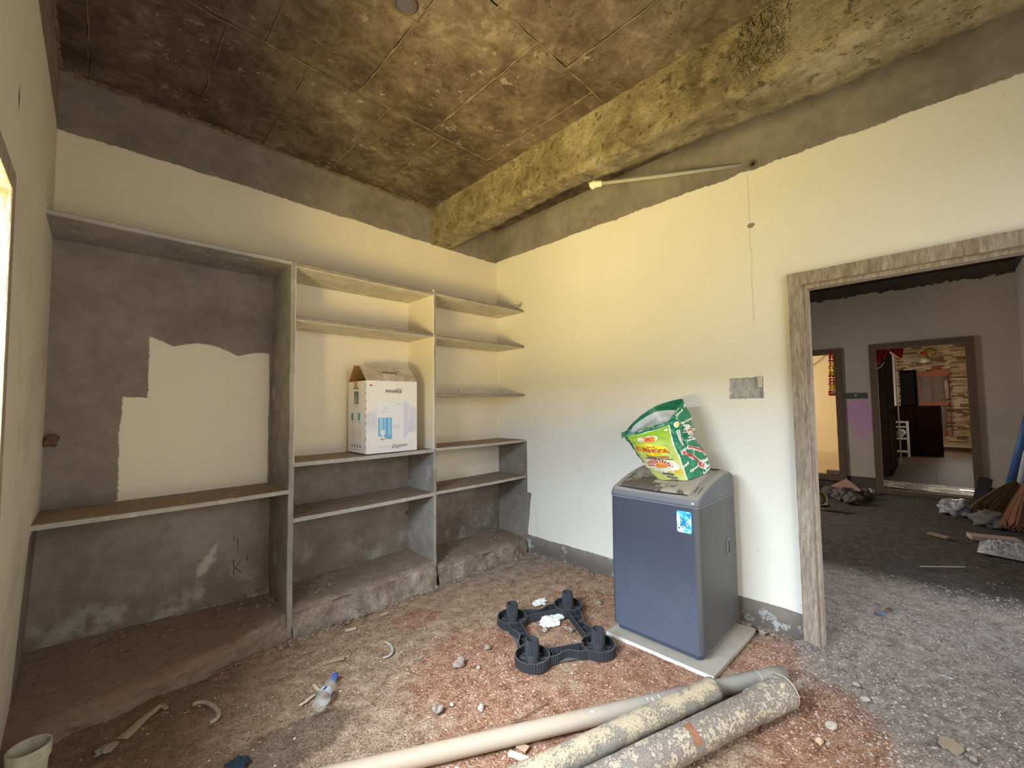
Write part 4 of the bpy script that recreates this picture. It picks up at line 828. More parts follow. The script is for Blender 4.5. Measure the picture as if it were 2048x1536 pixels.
for i, c0 in enumerate(cor):
    c0 = Vector((c0.x, c0.y, 0)); nxt = Vector((cor[(i+1) % 4].x, cor[(i+1) % 4].y, 0)); prv = Vector((cor[i-1].x, cor[i-1].y, 0))
    mb = MB(); N = 72; strip_wall(mb, [(c0.x+PR*math.cos(-2*PI*k/N), c0.y+PR*math.sin(-2*PI*k/N)) for k in range(N)], 0.001, H, -0.003, True, -0.003)
    mb.lathe(c0+Vector((0, 0, 0.004)), (0, 0, 1), [(0, PR), (0.004, PR)], 32)
    for k in range(8):
        a = 2*PI*k/8; d = Vector((math.cos(a), math.sin(a), 0)); mb.obox(c0+d*0.053+Vector((0, 0, 0.016)), d*0.024, d.cross(Vector((0, 0, 1)))*0.0011, (0, 0, 0.010))
    cup = mb.build('corner_cup', M_BLACK, stand)
    mb = MB(); prof = []; N = 40; r0 = 0.036
    vs = []; rings = [(0.006, r0*1.02, 0), (0.050, r0*0.98, 0), (0.052, r0*1.0, 1), (0.128, r0*0.93, 1), (0.128, r0*0.80, 0), (0.03, r0*0.78, 0)]
    for z, r, fl in rings:
        for k in range(N): rr = r*(1+(0.06 if k % 2 else -0.06)*fl); vs.append((c0.x+rr*math.cos(2*PI*k/N), c0.y+rr*math.sin(2*PI*k/N), z))
    mb.add(vs, [(j*N+k, j*N+(k+1) % N, (j+1)*N+(k+1) % N, (j+1)*N+k) for j in range(len(rings)-1) for k in range(N)]+[tuple((len(rings)-1)*N+k for k in range(N))])
    mb.build('leg_socket', M_BLACKD, cup)
    d = (nxt-c0); L = d.length; d.normalize(); nrm = Vector((d.y, -d.x, 0)); 
    if (c0+d*L/2+nrm*0.1-SC).length < (c0+d*L/2-SC).length: nrm = -nrm
    mb = MB(); out = []; inn = []; n = 44; a0 = PR*0.80
    for k in range(n+1):
        t = k/n; s = a0+(L-2*a0)*t; bow = 0.030+0.016*math.cos(2*PI*t)-0.010*math.cos(4*PI*t)*0.5
        q = c0+d*s+nrm*bow; out.append((q.x, q.y)); q2 = c0+d*s-nrm*0.030; inn.append((q2.x, q2.y))
    sgn = 1 if nrm.dot(Vector((d.y, -d.x, 0))) > 0 else -1
    strip_wall(mb, out, 0.001, H-0.003, 0.003*sgn, rib=0.0035*sgn); strip_wall(mb, inn, 0.001, H-0.003, 0.003)
    mb.add([(x, y, 0.006) for x, y in (out[0], out[-1], inn[-1], inn[0])], [(0,1,2,3)])
    for k in (8, 18, 26, 36): a = Vector((*out[k], 0.018)); b = Vector((*inn[k], 0.018)); m_ = (a+b)/2; mb.obox(m_, (b-a)/2, d*0.0012, (0, 0, 0.014))
    mb.build('side_rail', M_BLACK, stand)
# ------------------------------------------------------------------ pipes
g = G('grey_pvc', 0.5, 0.4); n = g.noise(7, 5, 0.65); c = g.mix(n, (0.24, 0.21, 0.175), (0.34, 0.305, 0.26)); dust = (g.x*-1.0+(n-0.5)*0.8).step(1.3, 0.3)
M_PVC = g.out(g.mix(dust*0.7, c, (0.43, 0.31, 0.21)), g.noise(60, 3)*0.4, 0.001)
def paint_mat(name, base, flake, th, sc_=14, sc2=40, top=0.0):
    g = G(name, 0.75, 0.25); n = g.noise(sc_, 6, 0.78); n2 = g.noise(sc2, 5, 0.8); m = (n*0.5+n2*0.5+(g.normalz()-0.5)*top).step(th, 0.015)
    rs = g.noise(8, 5, 0.7).step(0.69, 0.02); c = g.mix(m, g.mix(n2, [k*0.75 for k in base], base), g.mix(n, [k*0.7 for k in flake], flake)); c = g.mix(g.noise(140, 3, 0.7).step(0.56, 0.05)*0.35, c, (0.20, 0.16, 0.12)); c = g.mix(rs*0.6, c, (0.24, 0.11, 0.06))
    return g.out(c, m*0.6+n2, 0.004)
M_P2 = paint_mat('cream_crusted_pipe', (0.36, 0.31, 0.26), (0.60, 0.47, 0.31), 0.485, 9, 110, 0.08); M_P3 = paint_mat('flaking_painted_pipe', (0.31, 0.255, 0.215), (0.62, 0.50, 0.37), 0.505, 16, 90)
def hollow(mb, a, b, r, th=0.005, n=28, seg=24, am=0.0):
    a = Vector(a); b = Vector(b); t = (b-a).normalized(); u = t.orthogonal().normalized(); w_ = t.cross(u); vs = []
    rings = [(a, r-th)]+[(a.lerp(b, i/seg), r) for i in range(seg+1)]+[(b, r-th), (a.lerp(b, 0.88), r-th)]
    for j, (p, rr) in enumerate(rings):
        for k in range(n):
            d = u*math.cos(2*PI*k/n)+w_*math.sin(2*PI*k/n); q = am*fbm((p+d*r)*30, 3) if am and 0 < j <= seg+1 else 0; vs.append(p+d*(rr+q))
    mb.add(vs, [(j*n+k, j*n+(k+1) % n, (j+1)*n+(k+1) % n, (j+1)*n+k) for j in range(len(rings)-1) for k in range(n)])
    mb.add([a+(u*math.cos(2*PI*k/n)+w_*math.sin(2*PI*k/n))*(r-th) for k in range(n)], [tuple(reversed(range(n)))])
R1, R2, R3 = 0.035, 0.048, 0.064
a = P(1566, 1346, 'z', R1); b = P(742, 1536, 'z', R1); b = b+(b-a).normalized()*0.30; a.z = b.z = R1
p1 = thing('grey_pipe', 'long thin grey plastic pipe lying nearest the stand and passing behind the thicker pipes', 'pipe', ((a+b)/2-Vector((0, 0, R1))), 'plastic pipes on the floor')
mb = MB(); hollow(mb, b, a, R1); mb.build('pipe_wall', M_PVC, p1, smooth=True)
d = (b-a).normalized()
M_WP = plain('white_paint_mark', (0.62, 0.60, 0.55), 0.6)
def band_mark(p0, r, w_, a0, a1, nm, mat, parent, d=d):
    u = Vector((0, 0, 1)); s_ = d.cross(u).normalized(); mb = MB(); n = 10
    mb.add([p0+d*o+(u*math.cos(a0+(a1-a0)*k/n)+s_*math.sin(a0+(a1-a0)*k/n))*(r+0.0008) for o in (-w_/2, w_/2) for k in range(n+1)], [(k, k+1, n+2+k, n+1+k) for k in range(n)]); mb.build(nm, mat, parent)
band_mark(a+d*0.16, R1, 0.004, -1.4, 1.4, 'white_ring', M_WP, p1)
for s_, a0, a1 in ((0.72, .2, 1.1), (0.755, .3, .9), (0.78, .2, .5)): band_mark(a+d*s_, R1, 0.006, -a1, -a0, 'paint_fleck', M_WP, p1); 
for s_ in (1.05, 1.38): band_mark(a+d*s_, R1, 0.012, -0.5, -0.25, 'paint_fleck', M_WP, p1)
A1, B1 = a.copy(), b.copy()
a = P(1427, 1378, 'z', 0.089); b = P(1092, 1536, 'z', R2+0.012); b = b+(b-a).normalized()*0.30; b.z = R2
p2 = thing('crusted_pipe', 'middle pipe of the three, coated in crumbling cream paint', 'pipe', ((a+b)/2-Vector((0, 0, R2))), 'plastic pipes on the floor')
mb = MB(); hollow(mb, b, a, R2, 0.005, 32, 80, 0.0022); mb.build('pipe_wall', M_P2, p2, smooth=True); A2, B2 = a.copy(), b.copy()
a = P(1568, 1383, 'z', R3); b = P(1268, 1536, 'z', R3); b = b+(b-a).normalized()*0.30
p3 = thing('flaking_pipe', 'thickest front pipe with flaking paint and a socket collar at its end', 'pipe', ((a+b)/2-Vector((0, 0, R3))), 'plastic pipes on the floor')
d = (b-a).normalized(); mb = MB(); hollow(mb, b, a+d*0.20, R3-0.004, 0.005, 32, 70, 0.0012); mb.build('pipe_wall', M_P3, p3, smooth=True)
mb = MB(); u = d.orthogonal().normalized(); w_ = d.cross(u); n = 32
prof = [(0.22, R3-.006), (0.205, R3+.001), (0.03, R3+.002), (0.026, R3+.006), (0.012, R3+.007), (0.008, R3+.004), (0.0, R3+.003), (0.0, R3-.004), (0.06, R3-.005)]
mb.add([a+d*h+(u*math.cos(2*PI*k/n)+w_*math.sin(2*PI*k/n))*r for h, r in prof for k in range(n)], [(j*n+k, j*n+(k+1) % n, (j+1)*n+(k+1) % n, (j+1)*n+k) for j in range(len(prof)-1) for k in range(n)]); mb.build('socket_collar', M_P3, p3, smooth=True)
mb = MB(); mb.tube([a+d*0.002+(u*math.cos(2*PI*k/n)+w_*math.sin(2*PI*k/n))*(R3+.0035) for k in range(n)], 0.0022, 6, closed=True); mb.build('white_rim', M_WP, p3)
band_mark(a+d*0.62, R3-0.003, 0.035, -1.2, 0.1, 'rust_tape', plain('rust_stain', (0.26, 0.12, 0.06), 0.8, var=.4, scale=40), p3, d=d); A3, B3 = a.copy(), b.copy()
def axd(P0, P1, Q0, Q1):
    m = 9
    for i in range(101):
        for j in range(101): m = min(m, (P0.lerp(P1, i/100)-Q0.lerp(Q1, j/100)).length)
    return m
print('pipe gaps', axd(A1, B1, A2, B2)-R1-R2, axd(A2, B2, A3, B3)-R2-R3, axd(A1, B1, A3, B3)-R1-R3)
# ------------------------------------------------------------------ bottle
g = G('clear_dusty_plastic', 0.15, 0.5); g.b.inputs['Alpha'].default_value = 0.26
M_PET = g.out(g.mix(g.noise(14, 4), (0.74, 0.70, 0.64), (0.50, 0.43, 0.35)), None, rough=g.noise(20, 4)*0.5)
a = P(671, 1350, 'z', 0.030); b = P(637, 1414, 'z', 0.036); d = (a-b).normalized(); bt = thing('water_bottle', 'clear dented plastic water bottle with blue cap lying on the dirt', 'bottle', Vector(((a.x+b.x)/2, (a.y+b.y)/2, 0)))
mb = MB(); L = (a-b).length; mb.lathe(b, d, [(0.006, 0.004), (0.0, 0.022), (0.004, 0.030), (0.03, 0.033), (0.07, 0.0335), (0.10, 0.031), (0.112, 0.027), (0.125, 0.030), (0.165, 0.029), (0.19, 0.020), (0.20, 0.0135), (0.215, 0.0125)], 26, caps=True); mb.build('bottle_body', M_PET, bt, smooth=True)
mb = MB(); mb.lathe(b, d, [(0.058, 0.0342), (0.098, 0.0322)], 26, caps=False); lb_ = mb.build('bottle_label', plain('pale_label', (0.50, 0.52, 0.50), 0.5, var=0.3, scale=40), bt, smooth=True)
mb = MB()
for k in range(4):
    u = d.orthogonal().normalized(); w_ = d.cross(u); an = k*1.6+0.4; mb.add([b+d*h+(u*math.cos(an+o)+w_*math.sin(an+o))*(0.0350-(h-.058)*0.05) for h, o in ((.062, 0), (.062, .35), (.094, .45), (.094, .1))], [(0,1,2,3)])
mb.build('label_print', plain('label_navy', (0.04, 0.09, 0.22), 0.5), lb_)
mb = MB(); mb.lathe(b, d, [(0.212, 0.0125), (0.213, 0.0155), (0.232, 0.0150), (0.235, 0.012)], 18); mb.build('bottle_cap', plain('blue_cap', (0.03, 0.09, 0.38), 0.4), bt, smooth=True)
mb = MB(); mb.lathe(b, d, [(0.150, 0.0298), (0.160, 0.0293)], 22, caps=False); mb.build('neck_print', plain('neck_blue', (0.10, 0.20, 0.38), 0.5), bt)
# ------------------------------------------------------------------ tub at the left edge
g = G('grimy_tub_plastic', 0.7, 0.3); n = g.noise(16, 5, 0.7); M_TUB = g.out(g.mix(n.step(0.5, 0.2), (0.40, 0.35, 0.24), (0.60, 0.56, 0.44)), n, 0.002)
tc = Vector((-3.100, -0.880, 0.0)); tb = thing('plastic_tub', 'grimy cream plastic tub with thick rim standing at the foot of the left wall', 'tub', tc)
mb = MB(); mb.lathe(tc, (0, 0, 1), [(0.004, 0.040), (0.150, 0.050), (0.150, 0.046), (0.012, 0.036)], 32, caps=False); mb.lathe(tc+Vector((0, 0, 0.006)), (0, 0, 1), [(0, .038), (0.004, .038)], 24); mb.build('tub_wall', M_TUB, tb, smooth=False)
mb = MB(); mb.lathe(tc, (0, 0, 1), [(0.150, 0.0535), (0.153, 0.0555), (0.196, 0.0575), (0.200, 0.0565), (0.200, 0.0525), (0.150, 0.0475), (0.150, 0.0535)], 32, caps=False); mb.build('tub_rim', M_TUB, tb, smooth=True, autos=30)
mb = MB(); mb.lathe(tc, (0, 0, 1), [(0.05, 0.043), (0.053, 0.040)], 24); mb.build('dried_plaster', plain('dried_plaster', (0.30, 0.25, 0.17), 0.95, var=.3), tb)
# ------------------------------------------------------------------ litter on the near floor
M_STONE = plain('pale_stone', (0.30, 0.24, 0.20), 0.95, 0.1, var=0.3, scale=30, bump=0.003); M_WSTONE = plain('whitish_stone', (0.42, 0.35, 0.29), 0.95, 0.1, var=0.25, scale=30, bump=0.003)
def stone_at(u, v, px, label, mat=M_STONE, seed=1, name='stone', flat=0.75):
    p = P(u, v, 'z', 0.0); r = px/F_PX*(p-CAM).dot(_f)/2; mb = MB(); mb.lump(p+Vector((0, 0, r*flat*0.75)), r, 1, 0.85, flat, seed=seed, sub=2, am=.45, rot=seed)
    return tag(recenter(mb.build(name, mat)), label, 'stone')
stone_at(918, 1334, 24, 'biggest angular grey stone on the red dirt left of the stand', seed=3)
stone_at(873, 1424, 22, 'tan stone in the red dirt below the angular grey one', seed=5); stone_at(962, 1419, 15, 'small upright pale stone between the tan stone and the long pipe', M_WSTONE, 7)
stone_at(903, 1411, 9, 'tiny pale stone beside the upper right of the tan stone', M_WSTONE, 8)
stone_at(975, 1298, 11, 'small brown stone just left of the front corner of the stand', seed=9); stone_at(957, 1338, 9, 'small pale pebble right of the angular grey stone', M_WSTONE, 10)
stone_at(1090, 1262, 12, 'small stone lying inside the black stand', seed=11); stone_at(1662, 1456, 20, 'white stone on the floor right of the pipes', M_WSTONE, 12)
stone_at(1945, 1521, 15, 'grey stone at the lower right corner of the floor', seed=13); stone_at(1140, 1262, 14, 'flat brown stone inside the black stand by its right rail', seed=14, flat=.5)
stone_at(1638, 1486, 15, 'tan elongated stone below the white one near the pipes', plain('tan_stone', (0.52, 0.36, 0.24), 0.9), 15); stone_at(1525, 1270, 14, 'brown stone by the right corner of the stone slab', seed=16)
stone_at(1711, 1370, 13, 'long pale pebble on the grey floor in the doorway', M_WSTONE, 17, flat=.5); stone_at(1730, 1400, 16, 'flat pale pebble below the long one on the grey floor', M_WSTONE, 18, flat=.4)
stone_at(1199, 1206, 14, 'flat grey stone between the stand and the washing machine', seed=19, flat=.4)
M_WOOD = plain('pale_wood_chip', (0.60, 0.47, 0.33), 0.85, 0.2, var=0.2, scale=50); M_WOODD = plain('brown_wood_strip', (0.40, 0.27, 0.17), 0.85, 0.2, var=0.2, scale=50)
def chip(u0, v0, u1, v1, wpx, label, mat=M_WOOD, name='wood_chip', th=0.005, cat='wood'):
    a = P(u0, v0, 'z', 0.004); b = P(u1, v1, 'z', 0.004); w_ = wpx/F_PX*(a-CAM).dot(_f)/2; ax = (b-a)/2; ay = ax.cross(Vector((0, 0, 1))).normalized()*w_
    mb = MB(); c_ = (a+b)/2; n = 8; vs = []
    for i in range(n+1):
        t = i/n*2-1; k = 1-0.25*abs(mnoise.noise(Vector((t*3, u0, 0)))); z = 0.002+0.002*mnoise.noise(Vector((t*2, u0, 5)))
        for s_, q in ((-1, 0), (1, 0), (1, 1), (-1, 1)): p = c_+ax*t+ay*s_*k; vs.append((p.x, p.y, p.z-0.003+z+q*th))
    mb.add(vs, [(i*4+k, i*4+(k+1) % 4, (i+1)*4+(k+1) % 4, (i+1)*4+k) for i in range(n) for k in range(4)]+[(3,2,1,0), tuple(n*4+k for k in range(4))])
    return tag(recenter(mb.build(name, mat)), label, cat)
chip(690, 1262, 712, 1256, 9, 'short pale wood chip in front of the middle bay'); chip(762, 1231, 775, 1226, 4, 'small sliver of pale wood nearest the middle bay plinth')
chip(645, 1327, 688, 1316, 10, 'flat brown wood strip above the water bottle', M_WOODD, 'wood_strip'); chip(600, 1412, 630, 1390, 6, 'pale stick beside the lower end of the water bottle', M_WOOD, 'stick'); chip(627, 1370, 638, 1382, 5, 'short pale stick beside the middle of the water bottle', M_WOOD, 'stick')
chip(1018, 1508, 1056, 1522, 11, 'pale wood batten piece between the thin pipe and the crusted pipe', M_WOOD, 'wood_offcut', 0.010); chip(1036, 1490, 1055, 1500, 16, 'square tan wood flake behind the batten piece', M_WOODD, 'wood_flake')
chip(1197, 1442, 1220, 1434, 16, 'orange brown wood flake in the gap between thin and crusted pipes', M_WOODD, 'wood_flake'); chip(1003, 1462, 1097, 1404, 2.5, 'long thin dark twig touching the thin pipe', plain('twig_brown', (0.16, 0.09, 0.055), 0.9), 'twig', 0.003, 'twig')
chip(828, 1320, 845, 1315, 4, 'thin grey splinter left of the angular stone', M_STONE, 'splinter'); chip(1240, 1500, 1262, 1523, 2.5, 'thin pale splinter right of the thickest pipe', M_WOOD, 'splinter') if False else None
# curved plastic strips
def arc_strip(pts, wpx, label, mat, name, h=0.006, cat='scrap'):
    P3 = [P(u, v, 'z', 0.003) for u, v in pts]; mb = MB(); n = 24; vs = []
    def at(t): k = t*(len(P3)-1); i = min(int(k), len(P3)-2); return cr(P3[max(i-1, 0)], P3[i], P3[i+1], P3[min(i+2, len(P3)-1)], k-i)
    for i in range(n+1):
        t = i/n; p = at(t); d = (at(min(1, t+.02))-at(max(0, t-.02))).normalized(); w_ = (wpx[0]+(wpx[1]-wpx[0])*t)/F_PX*(p-CAM).dot(_f)/2; s_ = d.cross(Vector((0, 0, 1)))*w_
        for q, z in ((-1, 0), (1, 0), (1, h*0.5), (0, h), (-1, h*0.5)): vs.append(p+s_*q+Vector((0, 0, z)))
    mb.add(vs, [(i*5+k, i*5+(k+1) % 5, (i+1)*5+(k+1) % 5, (i+1)*5+k) for i in range(n) for k in range(5)]+[(4,3,2,1,0), tuple(n*5+k for k in range(5))])
    return tag(recenter(mb.build(name, mat, smooth=False)), label, cat)
arc_strip([(770, 1284), (781, 1290), (785, 1302), (778, 1312), (765, 1316)], (5, 5), 'curled grey plastic ring piece right of the flat wood strip', plain('grey_scrap', (0.42, 0.38, 0.34), 0.6), 'curled_strip')
arc_strip([(386, 1410), (405, 1405), (425, 1412), (437, 1425), (434, 1438), (420, 1448)], (9, 7), 'broken curved mortar covered hoop left of the bottle', plain('mortar_scrap', (0.34, 0.26, 0.19), 0.9, var=.5, scale=60), 'broken_hoop', 0.012)
arc_strip([(333, 1418), (322, 1411), (308, 1422), (285, 1440), (262, 1462), (243, 1478)], (7, 24), 'hooked tan plastic strip widening toward the tub', plain('tan_scrap', (0.40, 0.31, 0.21), 0.8, var=.2), 'hooked_strip')
def crumple(name, label, cat, u, v, px, mat, seed, flat=0.35, z=0.0, ax=None, val=None, sub=3, am=.8, sx=1.3, sm=False):
    p = P(u, v, ax or 'z', val if val is not None else z); r = px/F_PX*(p-CAM).dot(_f)/2; mb = MB(); vs, fs = ICO[sub]
    o = []
    for q in vs:
        k = 1+am*0.55*fbm(q*1.8+Vector((seed, seed, seed)), 3); w_ = Vector((q.x*sx*k, q.y*k, max(q.z, -0.5)*flat*k))*r; o.append(p+w_+Vector((0, 0, r*flat*0.5)))
    mb.add(o, fs); return tag(recenter(mb.build(name, mat, smooth=sm)), label, cat)
M_PAPER = plain('white_paper', (0.76, 0.74, 0.70), 0.8, 0.2)
crumple('crumpled_paper', 'crumpled white paper inside the far side of the black stand', 'paper', 1104, 1238, 42, M_PAPER, 3, 0.22, sub=4, am=1.4)
crumple('crumpled_paper', 'small crumpled white paper behind the far rail of the black stand', 'paper', 1078, 1206, 22, M_PAPER, 5, 0.25, sub=4, am=1.3)
crumple('cloth_scrap', 'dark blue cloth scrap at the bottom edge of the floor', 'cloth', 470, 1536, 36, plain('navy_cloth', (0.012, 0.022, 0.035), 0.9, var=.5), 6, 0.4)
crumple('plaster_lump', 'pale plaster lump right of the tub', 'rubble', 213, 1500, 26, plain('dull_plaster', (0.30, 0.25, 0.20), 0.95, var=.4), 8, 0.5)
crumple('paint_scrap', 'cream paint flakes beside the collar end of the thickest pipe', 'scrap', 1508, 1428, 22, plain('cream_flake', (0.58, 0.52, 0.44), 0.9), 9, 0.2); crumple('bark_piece', 'tan leaf like scrap on the grey doorway floor', 'scrap', 1903, 1492, 34, plain('tan_leaf', (0.32, 0.24, 0.16), 0.95, var=.3), 12, 0.08)
# gravel too fine to count
def scatter(name, n, region, rmin, rmax, mat, label, zf=fz, par=None):
    mb = MB(); r_ = random.Random(n); k = 0; octa = ([Vector(q) for q in ((1,0,0),(-1,0,0),(0,1,0),(0,-1,0),(0,0,1))], [(0,2,4),(2,1,4),(1,3,4),(3,0,4)])
    while k < n:
        x, y = region(r_)
        if x is None: continue
        r = rmin+(rmax-rmin)*r_.random()**3; a = r_.random()*6; c_, s_ = math.cos(a), math.sin(a); z = zf(x, y); e = 0.6+r_.random()*0.8
        mb.add([(x+(q.x*c_*e-q.y*s_)*r*(.8+.4*r_.random()), y+(q.x*s_*e+q.y*c_)*r, z+(q.z*0.7-0.15)*r) for q in octa[0]], octa[1]); k += 1
    return mb.build(name, mat, par or floor, kind='stuff')
reds = [(-1.45, -1.45, .45, .4), (-1.75, -1.95, .5, .35), (-1.0, -2.15, .45, .35), (-0.8, -2.8, .45, .25), (-0.5, -1.4, .35, .3), (-0.35, -2.5, .3, .15)]
def reg_red(r):
    c_ = r.choice(reds); x = r.gauss(c_[0], c_[2]*.6); y = r.gauss(c_[1], c_[3]*.6)
    return (x, y) if -3.1 < x < -0.02 and -4 < y < -0.44 and not (x > -0.74 and -2.38 < y < -1.72) else (None, None)
def reg_all(r):
    x = r.uniform(-3.0, -0.02); y = r.uniform(-3.6, -0.44); return (x, y) if not (x > -0.74 and -2.38 < y < -1.72) else (None, None)
def reg_hall(r):
    return r.uniform(-0.4, 5.4), r.uniform(-3.95, -1.6)
scatter('brick_gravel', 9000, reg_red, 0.0012, 0.0075, plain('brick_gravel', (0.50, 0.29, 0.21), 0.95, 0.1, var=0.6, scale=80), 'fine broken red brick gravel scattered around the stand and pipes')
scatter('pale_gravel', 5200, reg_all, 0.0012, 0.0075, plain('pale_gravel', (0.52, 0.43, 0.35), 0.95, 0.1, var=0.5, scale=80), 'fine pale grit scattered over the whole near floor')
def reg_door(r): x = r.uniform(-0.9, 1.6); y = -r.uniform(2.62, 3.7); return (x, y)
scatter('grey_gravel', 6500, reg_door, 0.0015, 0.011, plain('grey_gravel', (0.36, 0.31, 0.27), 0.95, 0.1, var=0.6, scale=60), 'fine grey grit on the doorway floor')
scatter('hall_litter', 1500, reg_hall, 0.003, 0.014, plain('hall_grit', (0.20, 0.16, 0.13), 0.95, 0.1, var=0.5, scale=60), 'x', par=hf)
# ------------------------------------------------------------------ the hall seen through the doorway
g = G('grey_hall_paint', 0.92); r1 = rag(g, 0.10)
cem = ((g.z+r1*0.3)*-1.0).step(-0.20).mx((g.z+r1*1.2).step(3.06)*1.0)
c = g.mix(g.noise(1.5, 5, 0.6), (0.46, 0.40, 0.33), (0.60, 0.53, 0.44)); c = g.mix((g.noise(7, 5, 0.7)).step(0.66, 0.04)*0.4, c, (0.30, 0.25, 0.20))
pd = ((g.y+2.37).abs()*2.3+(g.z-1.12+(g.y+2.37)*-0.5).abs()*1.5+(g.noise(6, 6, 0.75)-0.5)*0.9)
isfar = g.x.step(5.3, 0.01)
c = g.mix((pd*-1.0).step(-0.58, 0.12)*isfar*0.8, c, (0.62, 0.32, 0.56))
M_HALL = g.out(g.mix(cem, c, g.mix(g.noise(9, 5), (0.07, 0.055, 0.045), (0.14, 0.115, 0.095))), cem.inv()+g.noise(30, 4)*0.5, 0.005)
HX = 5.54
wall('x', -4.1, 0.0, -0.1, ZC+0.1, HX, HX+0.13, [(-3.585, -2.50, -0.1, 2.24), (-2.144, -1.10, 0.12, 2.225)], M_HALL, 'wall_far')
wall('y', 0.13, HX, -0.1, ZC+0.1, -4.0, -4.13, [(0.45, 1.45, -0.1, 2.1)], M_HALL, 'wall_hall_side')  # opening added out of view so the hall side lamp shines in
mb = MB(); mb.box((0.13, -4.13, ZC), (HX+0.13, 0.2, ZC+0.15)); struct(mb.build('ceiling_hall', plain('dark_ceiling', (0.075, 0.055, 0.04), 0.95, 0.1, var=.5, scale=6)))
edge = MB()
for k in range(130): edge.lump((HX-0.006, -4.0*k/130, 3.06+rng.uniform(-.02, .02)), rng.uniform(0.008, 0.025), 0.4, 1.8, 1, seed=k, am=.6)
edge.build('mortar_edge', plain('dark_mortar', (0.10, 0.08, 0.06), 0.95), bpy.data.objects['wall_far'])
def hall_frame(name, y0, y1, z0, z1, wd, sill):
    f = struct(bpy.data.objects.new(name, None)); C.objects.link(f); f.location = (HX, (y0+y1)/2, z0)
    for y in (y0+wd/2, y1-wd/2):
        mb = MB(); rough_bar(mb, (HX+0.01, y, z0), (HX+0.01, y, z1-wd), 0.05, wd/2, n=20); mb.build('jamb', M_DTIMBER, f)
    mb = MB(); rough_bar(mb, (HX+0.01, y1, z1-wd/2), (HX+0.01, y0, z1-wd/2), 0.05, wd/2, n=20, axis='y'); mb.build('head', M_DTIMBER, f)
    if sill: mb = MB(); rough_bar(mb, (HX+0.01, y1-wd, z0+sill/2), (HX+0.01, y0+wd, z0+sill/2), 0.05, sill/2, n=20, axis='y'); mb.build('sill', M_DTIMBER, f)
    return f
hall_frame('door_2', -3.595, -2.495, -0.02, 2.25, 0.085, 0.07)
hall_frame('door_3', -2.150, -1.09, 0.11, 2.235, 0.09, 0.09)
mb = MB(); a = P(1690, 786, 'x', HX-0.004); b = P(1734, 797, 'x', HX-0.004); mb.box((HX-0.012, a.y, a.z), (HX-0.001, b.y, b.z)); cc_ = plain('dark_mortar_fill', (0.10, 0.10, 0.10), 0.9, var=.5, scale=40)
sw2 = tag(recenter(mb.build('switch_recess', cc_)), 'dark filled switch recess between the two far doorways', 'switch box'); mb = MB(); mb.lump(P(1712, 791, 'x', HX-0.012), 0.018, seed=2); mb.build('wire_end', M_WP, sw2)
def P5(u, v, x): return P(u, v, 'x', x)
# garland
ga = thing('flower_garland', 'orange and red marigold garland hanging in the left far doorway', 'garland', P5(1663, 705, HX-0.02))
M_OR = plain('marigold', (0.92, 0.42, 0.02), 0.8, var=.3, scale=40); M_RD = plain('red_flower', (0.55, 0.05, 0.03), 0.8, var=.3, scale=40)
for u in (1660, 1667):
    mb = MB(); n = 17
    for k in range(n): p = P5(u+math.sin(k*2)*.5, 706+83*k/(n-1)-(0 if u == 1660 else 0), HX-0.03); mb.lump(p, 0.025, 1, 1, 1, m=0 if 3 < k < 9 or 11 < k < 15 else 1, seed=k, sub=1, am=.5)
    mb.build('flower_strand', [M_OR, M_RD], ga, kind='stuff')
mb = MB(); mb.lump(P5(1664, 789, HX-0.03), 0.022, 2.0, 1.6, 1, seed=1); mb.build('garland_loop', M_RD, ga)
mb = MB(); mb.lump(P5(1668, 785, HX-0.03), 0.026, 1, 1, 1.3, seed=2, sub=2, am=.1); mb.tube([P5(1668, 782, HX-0.03), P5(1667, 770, HX-0.03)], 0.003, 5); mb.build('brass_bell', plain('pale_brass', (0.45, 0.38, 0.25), 0.4, 0.5, 0.5), ga)
mb = MB(); mb.tube([P5(1623, 731, 7.985), P5(1656, 704, 7.985)], 0.02, 8); tag(recenter(mb.build('curtain_rod', M_WP)), 'slanting pale rod high on the cream wall beyond the left far doorway', 'rod')
mb = MB(); a = P5(1653, 937, HX+0.03); mb.box((HX-0.01, P5(1679, 0+940, HX).y, 0.202), (HX+0.09, a.y, 0.265)); tag(recenter(mb.build('loose_brick', plain('dull_brick', (0.26, 0.18, 0.12), 0.95, var=.4), bevel=0.006)), 'loose brown brick on the sill of the left far doorway', 'brick')
# side room beyond
g = G('warm_cream_paint', 0.9); st1 = (g.z*-1.0+(g.noise(5, 5, .7)-.5)*0.3).step(-0.32, 0.04); M_WCREAM = g.out(g.mix(st1*0.35, g.mix(g.noise(2, 4), (0.70, 0.60, 0.42), (0.76, 0.66, 0.48)), (0.42, 0.31, 0.18)), None)
M_DARKC = plain('room_ceiling', (0.45, 0.40, 0.33), 0.9)
wall('x', -2.30, 1.2, 0.0, 3.3, 8.0, 8.1, [], M_WCREAM, 'wall_side_room')
wall('y', HX+0.13, 14.4, 0.0, 3.3, -2.30, -2.38, [], M_WCREAM, 'wall_partition')
wall('y', HX+0.13, 8.1, 0.0, 3.3, 1.2, 1.3, [(6.2, 7.6, 0.9, 2.2)], M_WCREAM, 'wall_side_room_end'); wall('x', 0.0, 1.3, 0.0, 3.3, HX, HX+0.13, [], M_WCREAM, 'wall_side_room_front')
mb = MB(); mb.box((HX+0.13, -2.3, -0.06), (8.1, 1.3, 0.1)); struct(mb.build('floor_side_room', plain('pale_room_floor', (0.42, 0.33, 0.22), 0.8, var=.2)))
mb = MB(); mb.box((HX+0.13, -4.1, 3.2), (14.5, 1.3, 3.3)); struct(mb.build('ceiling_far_rooms', M_DARKC))
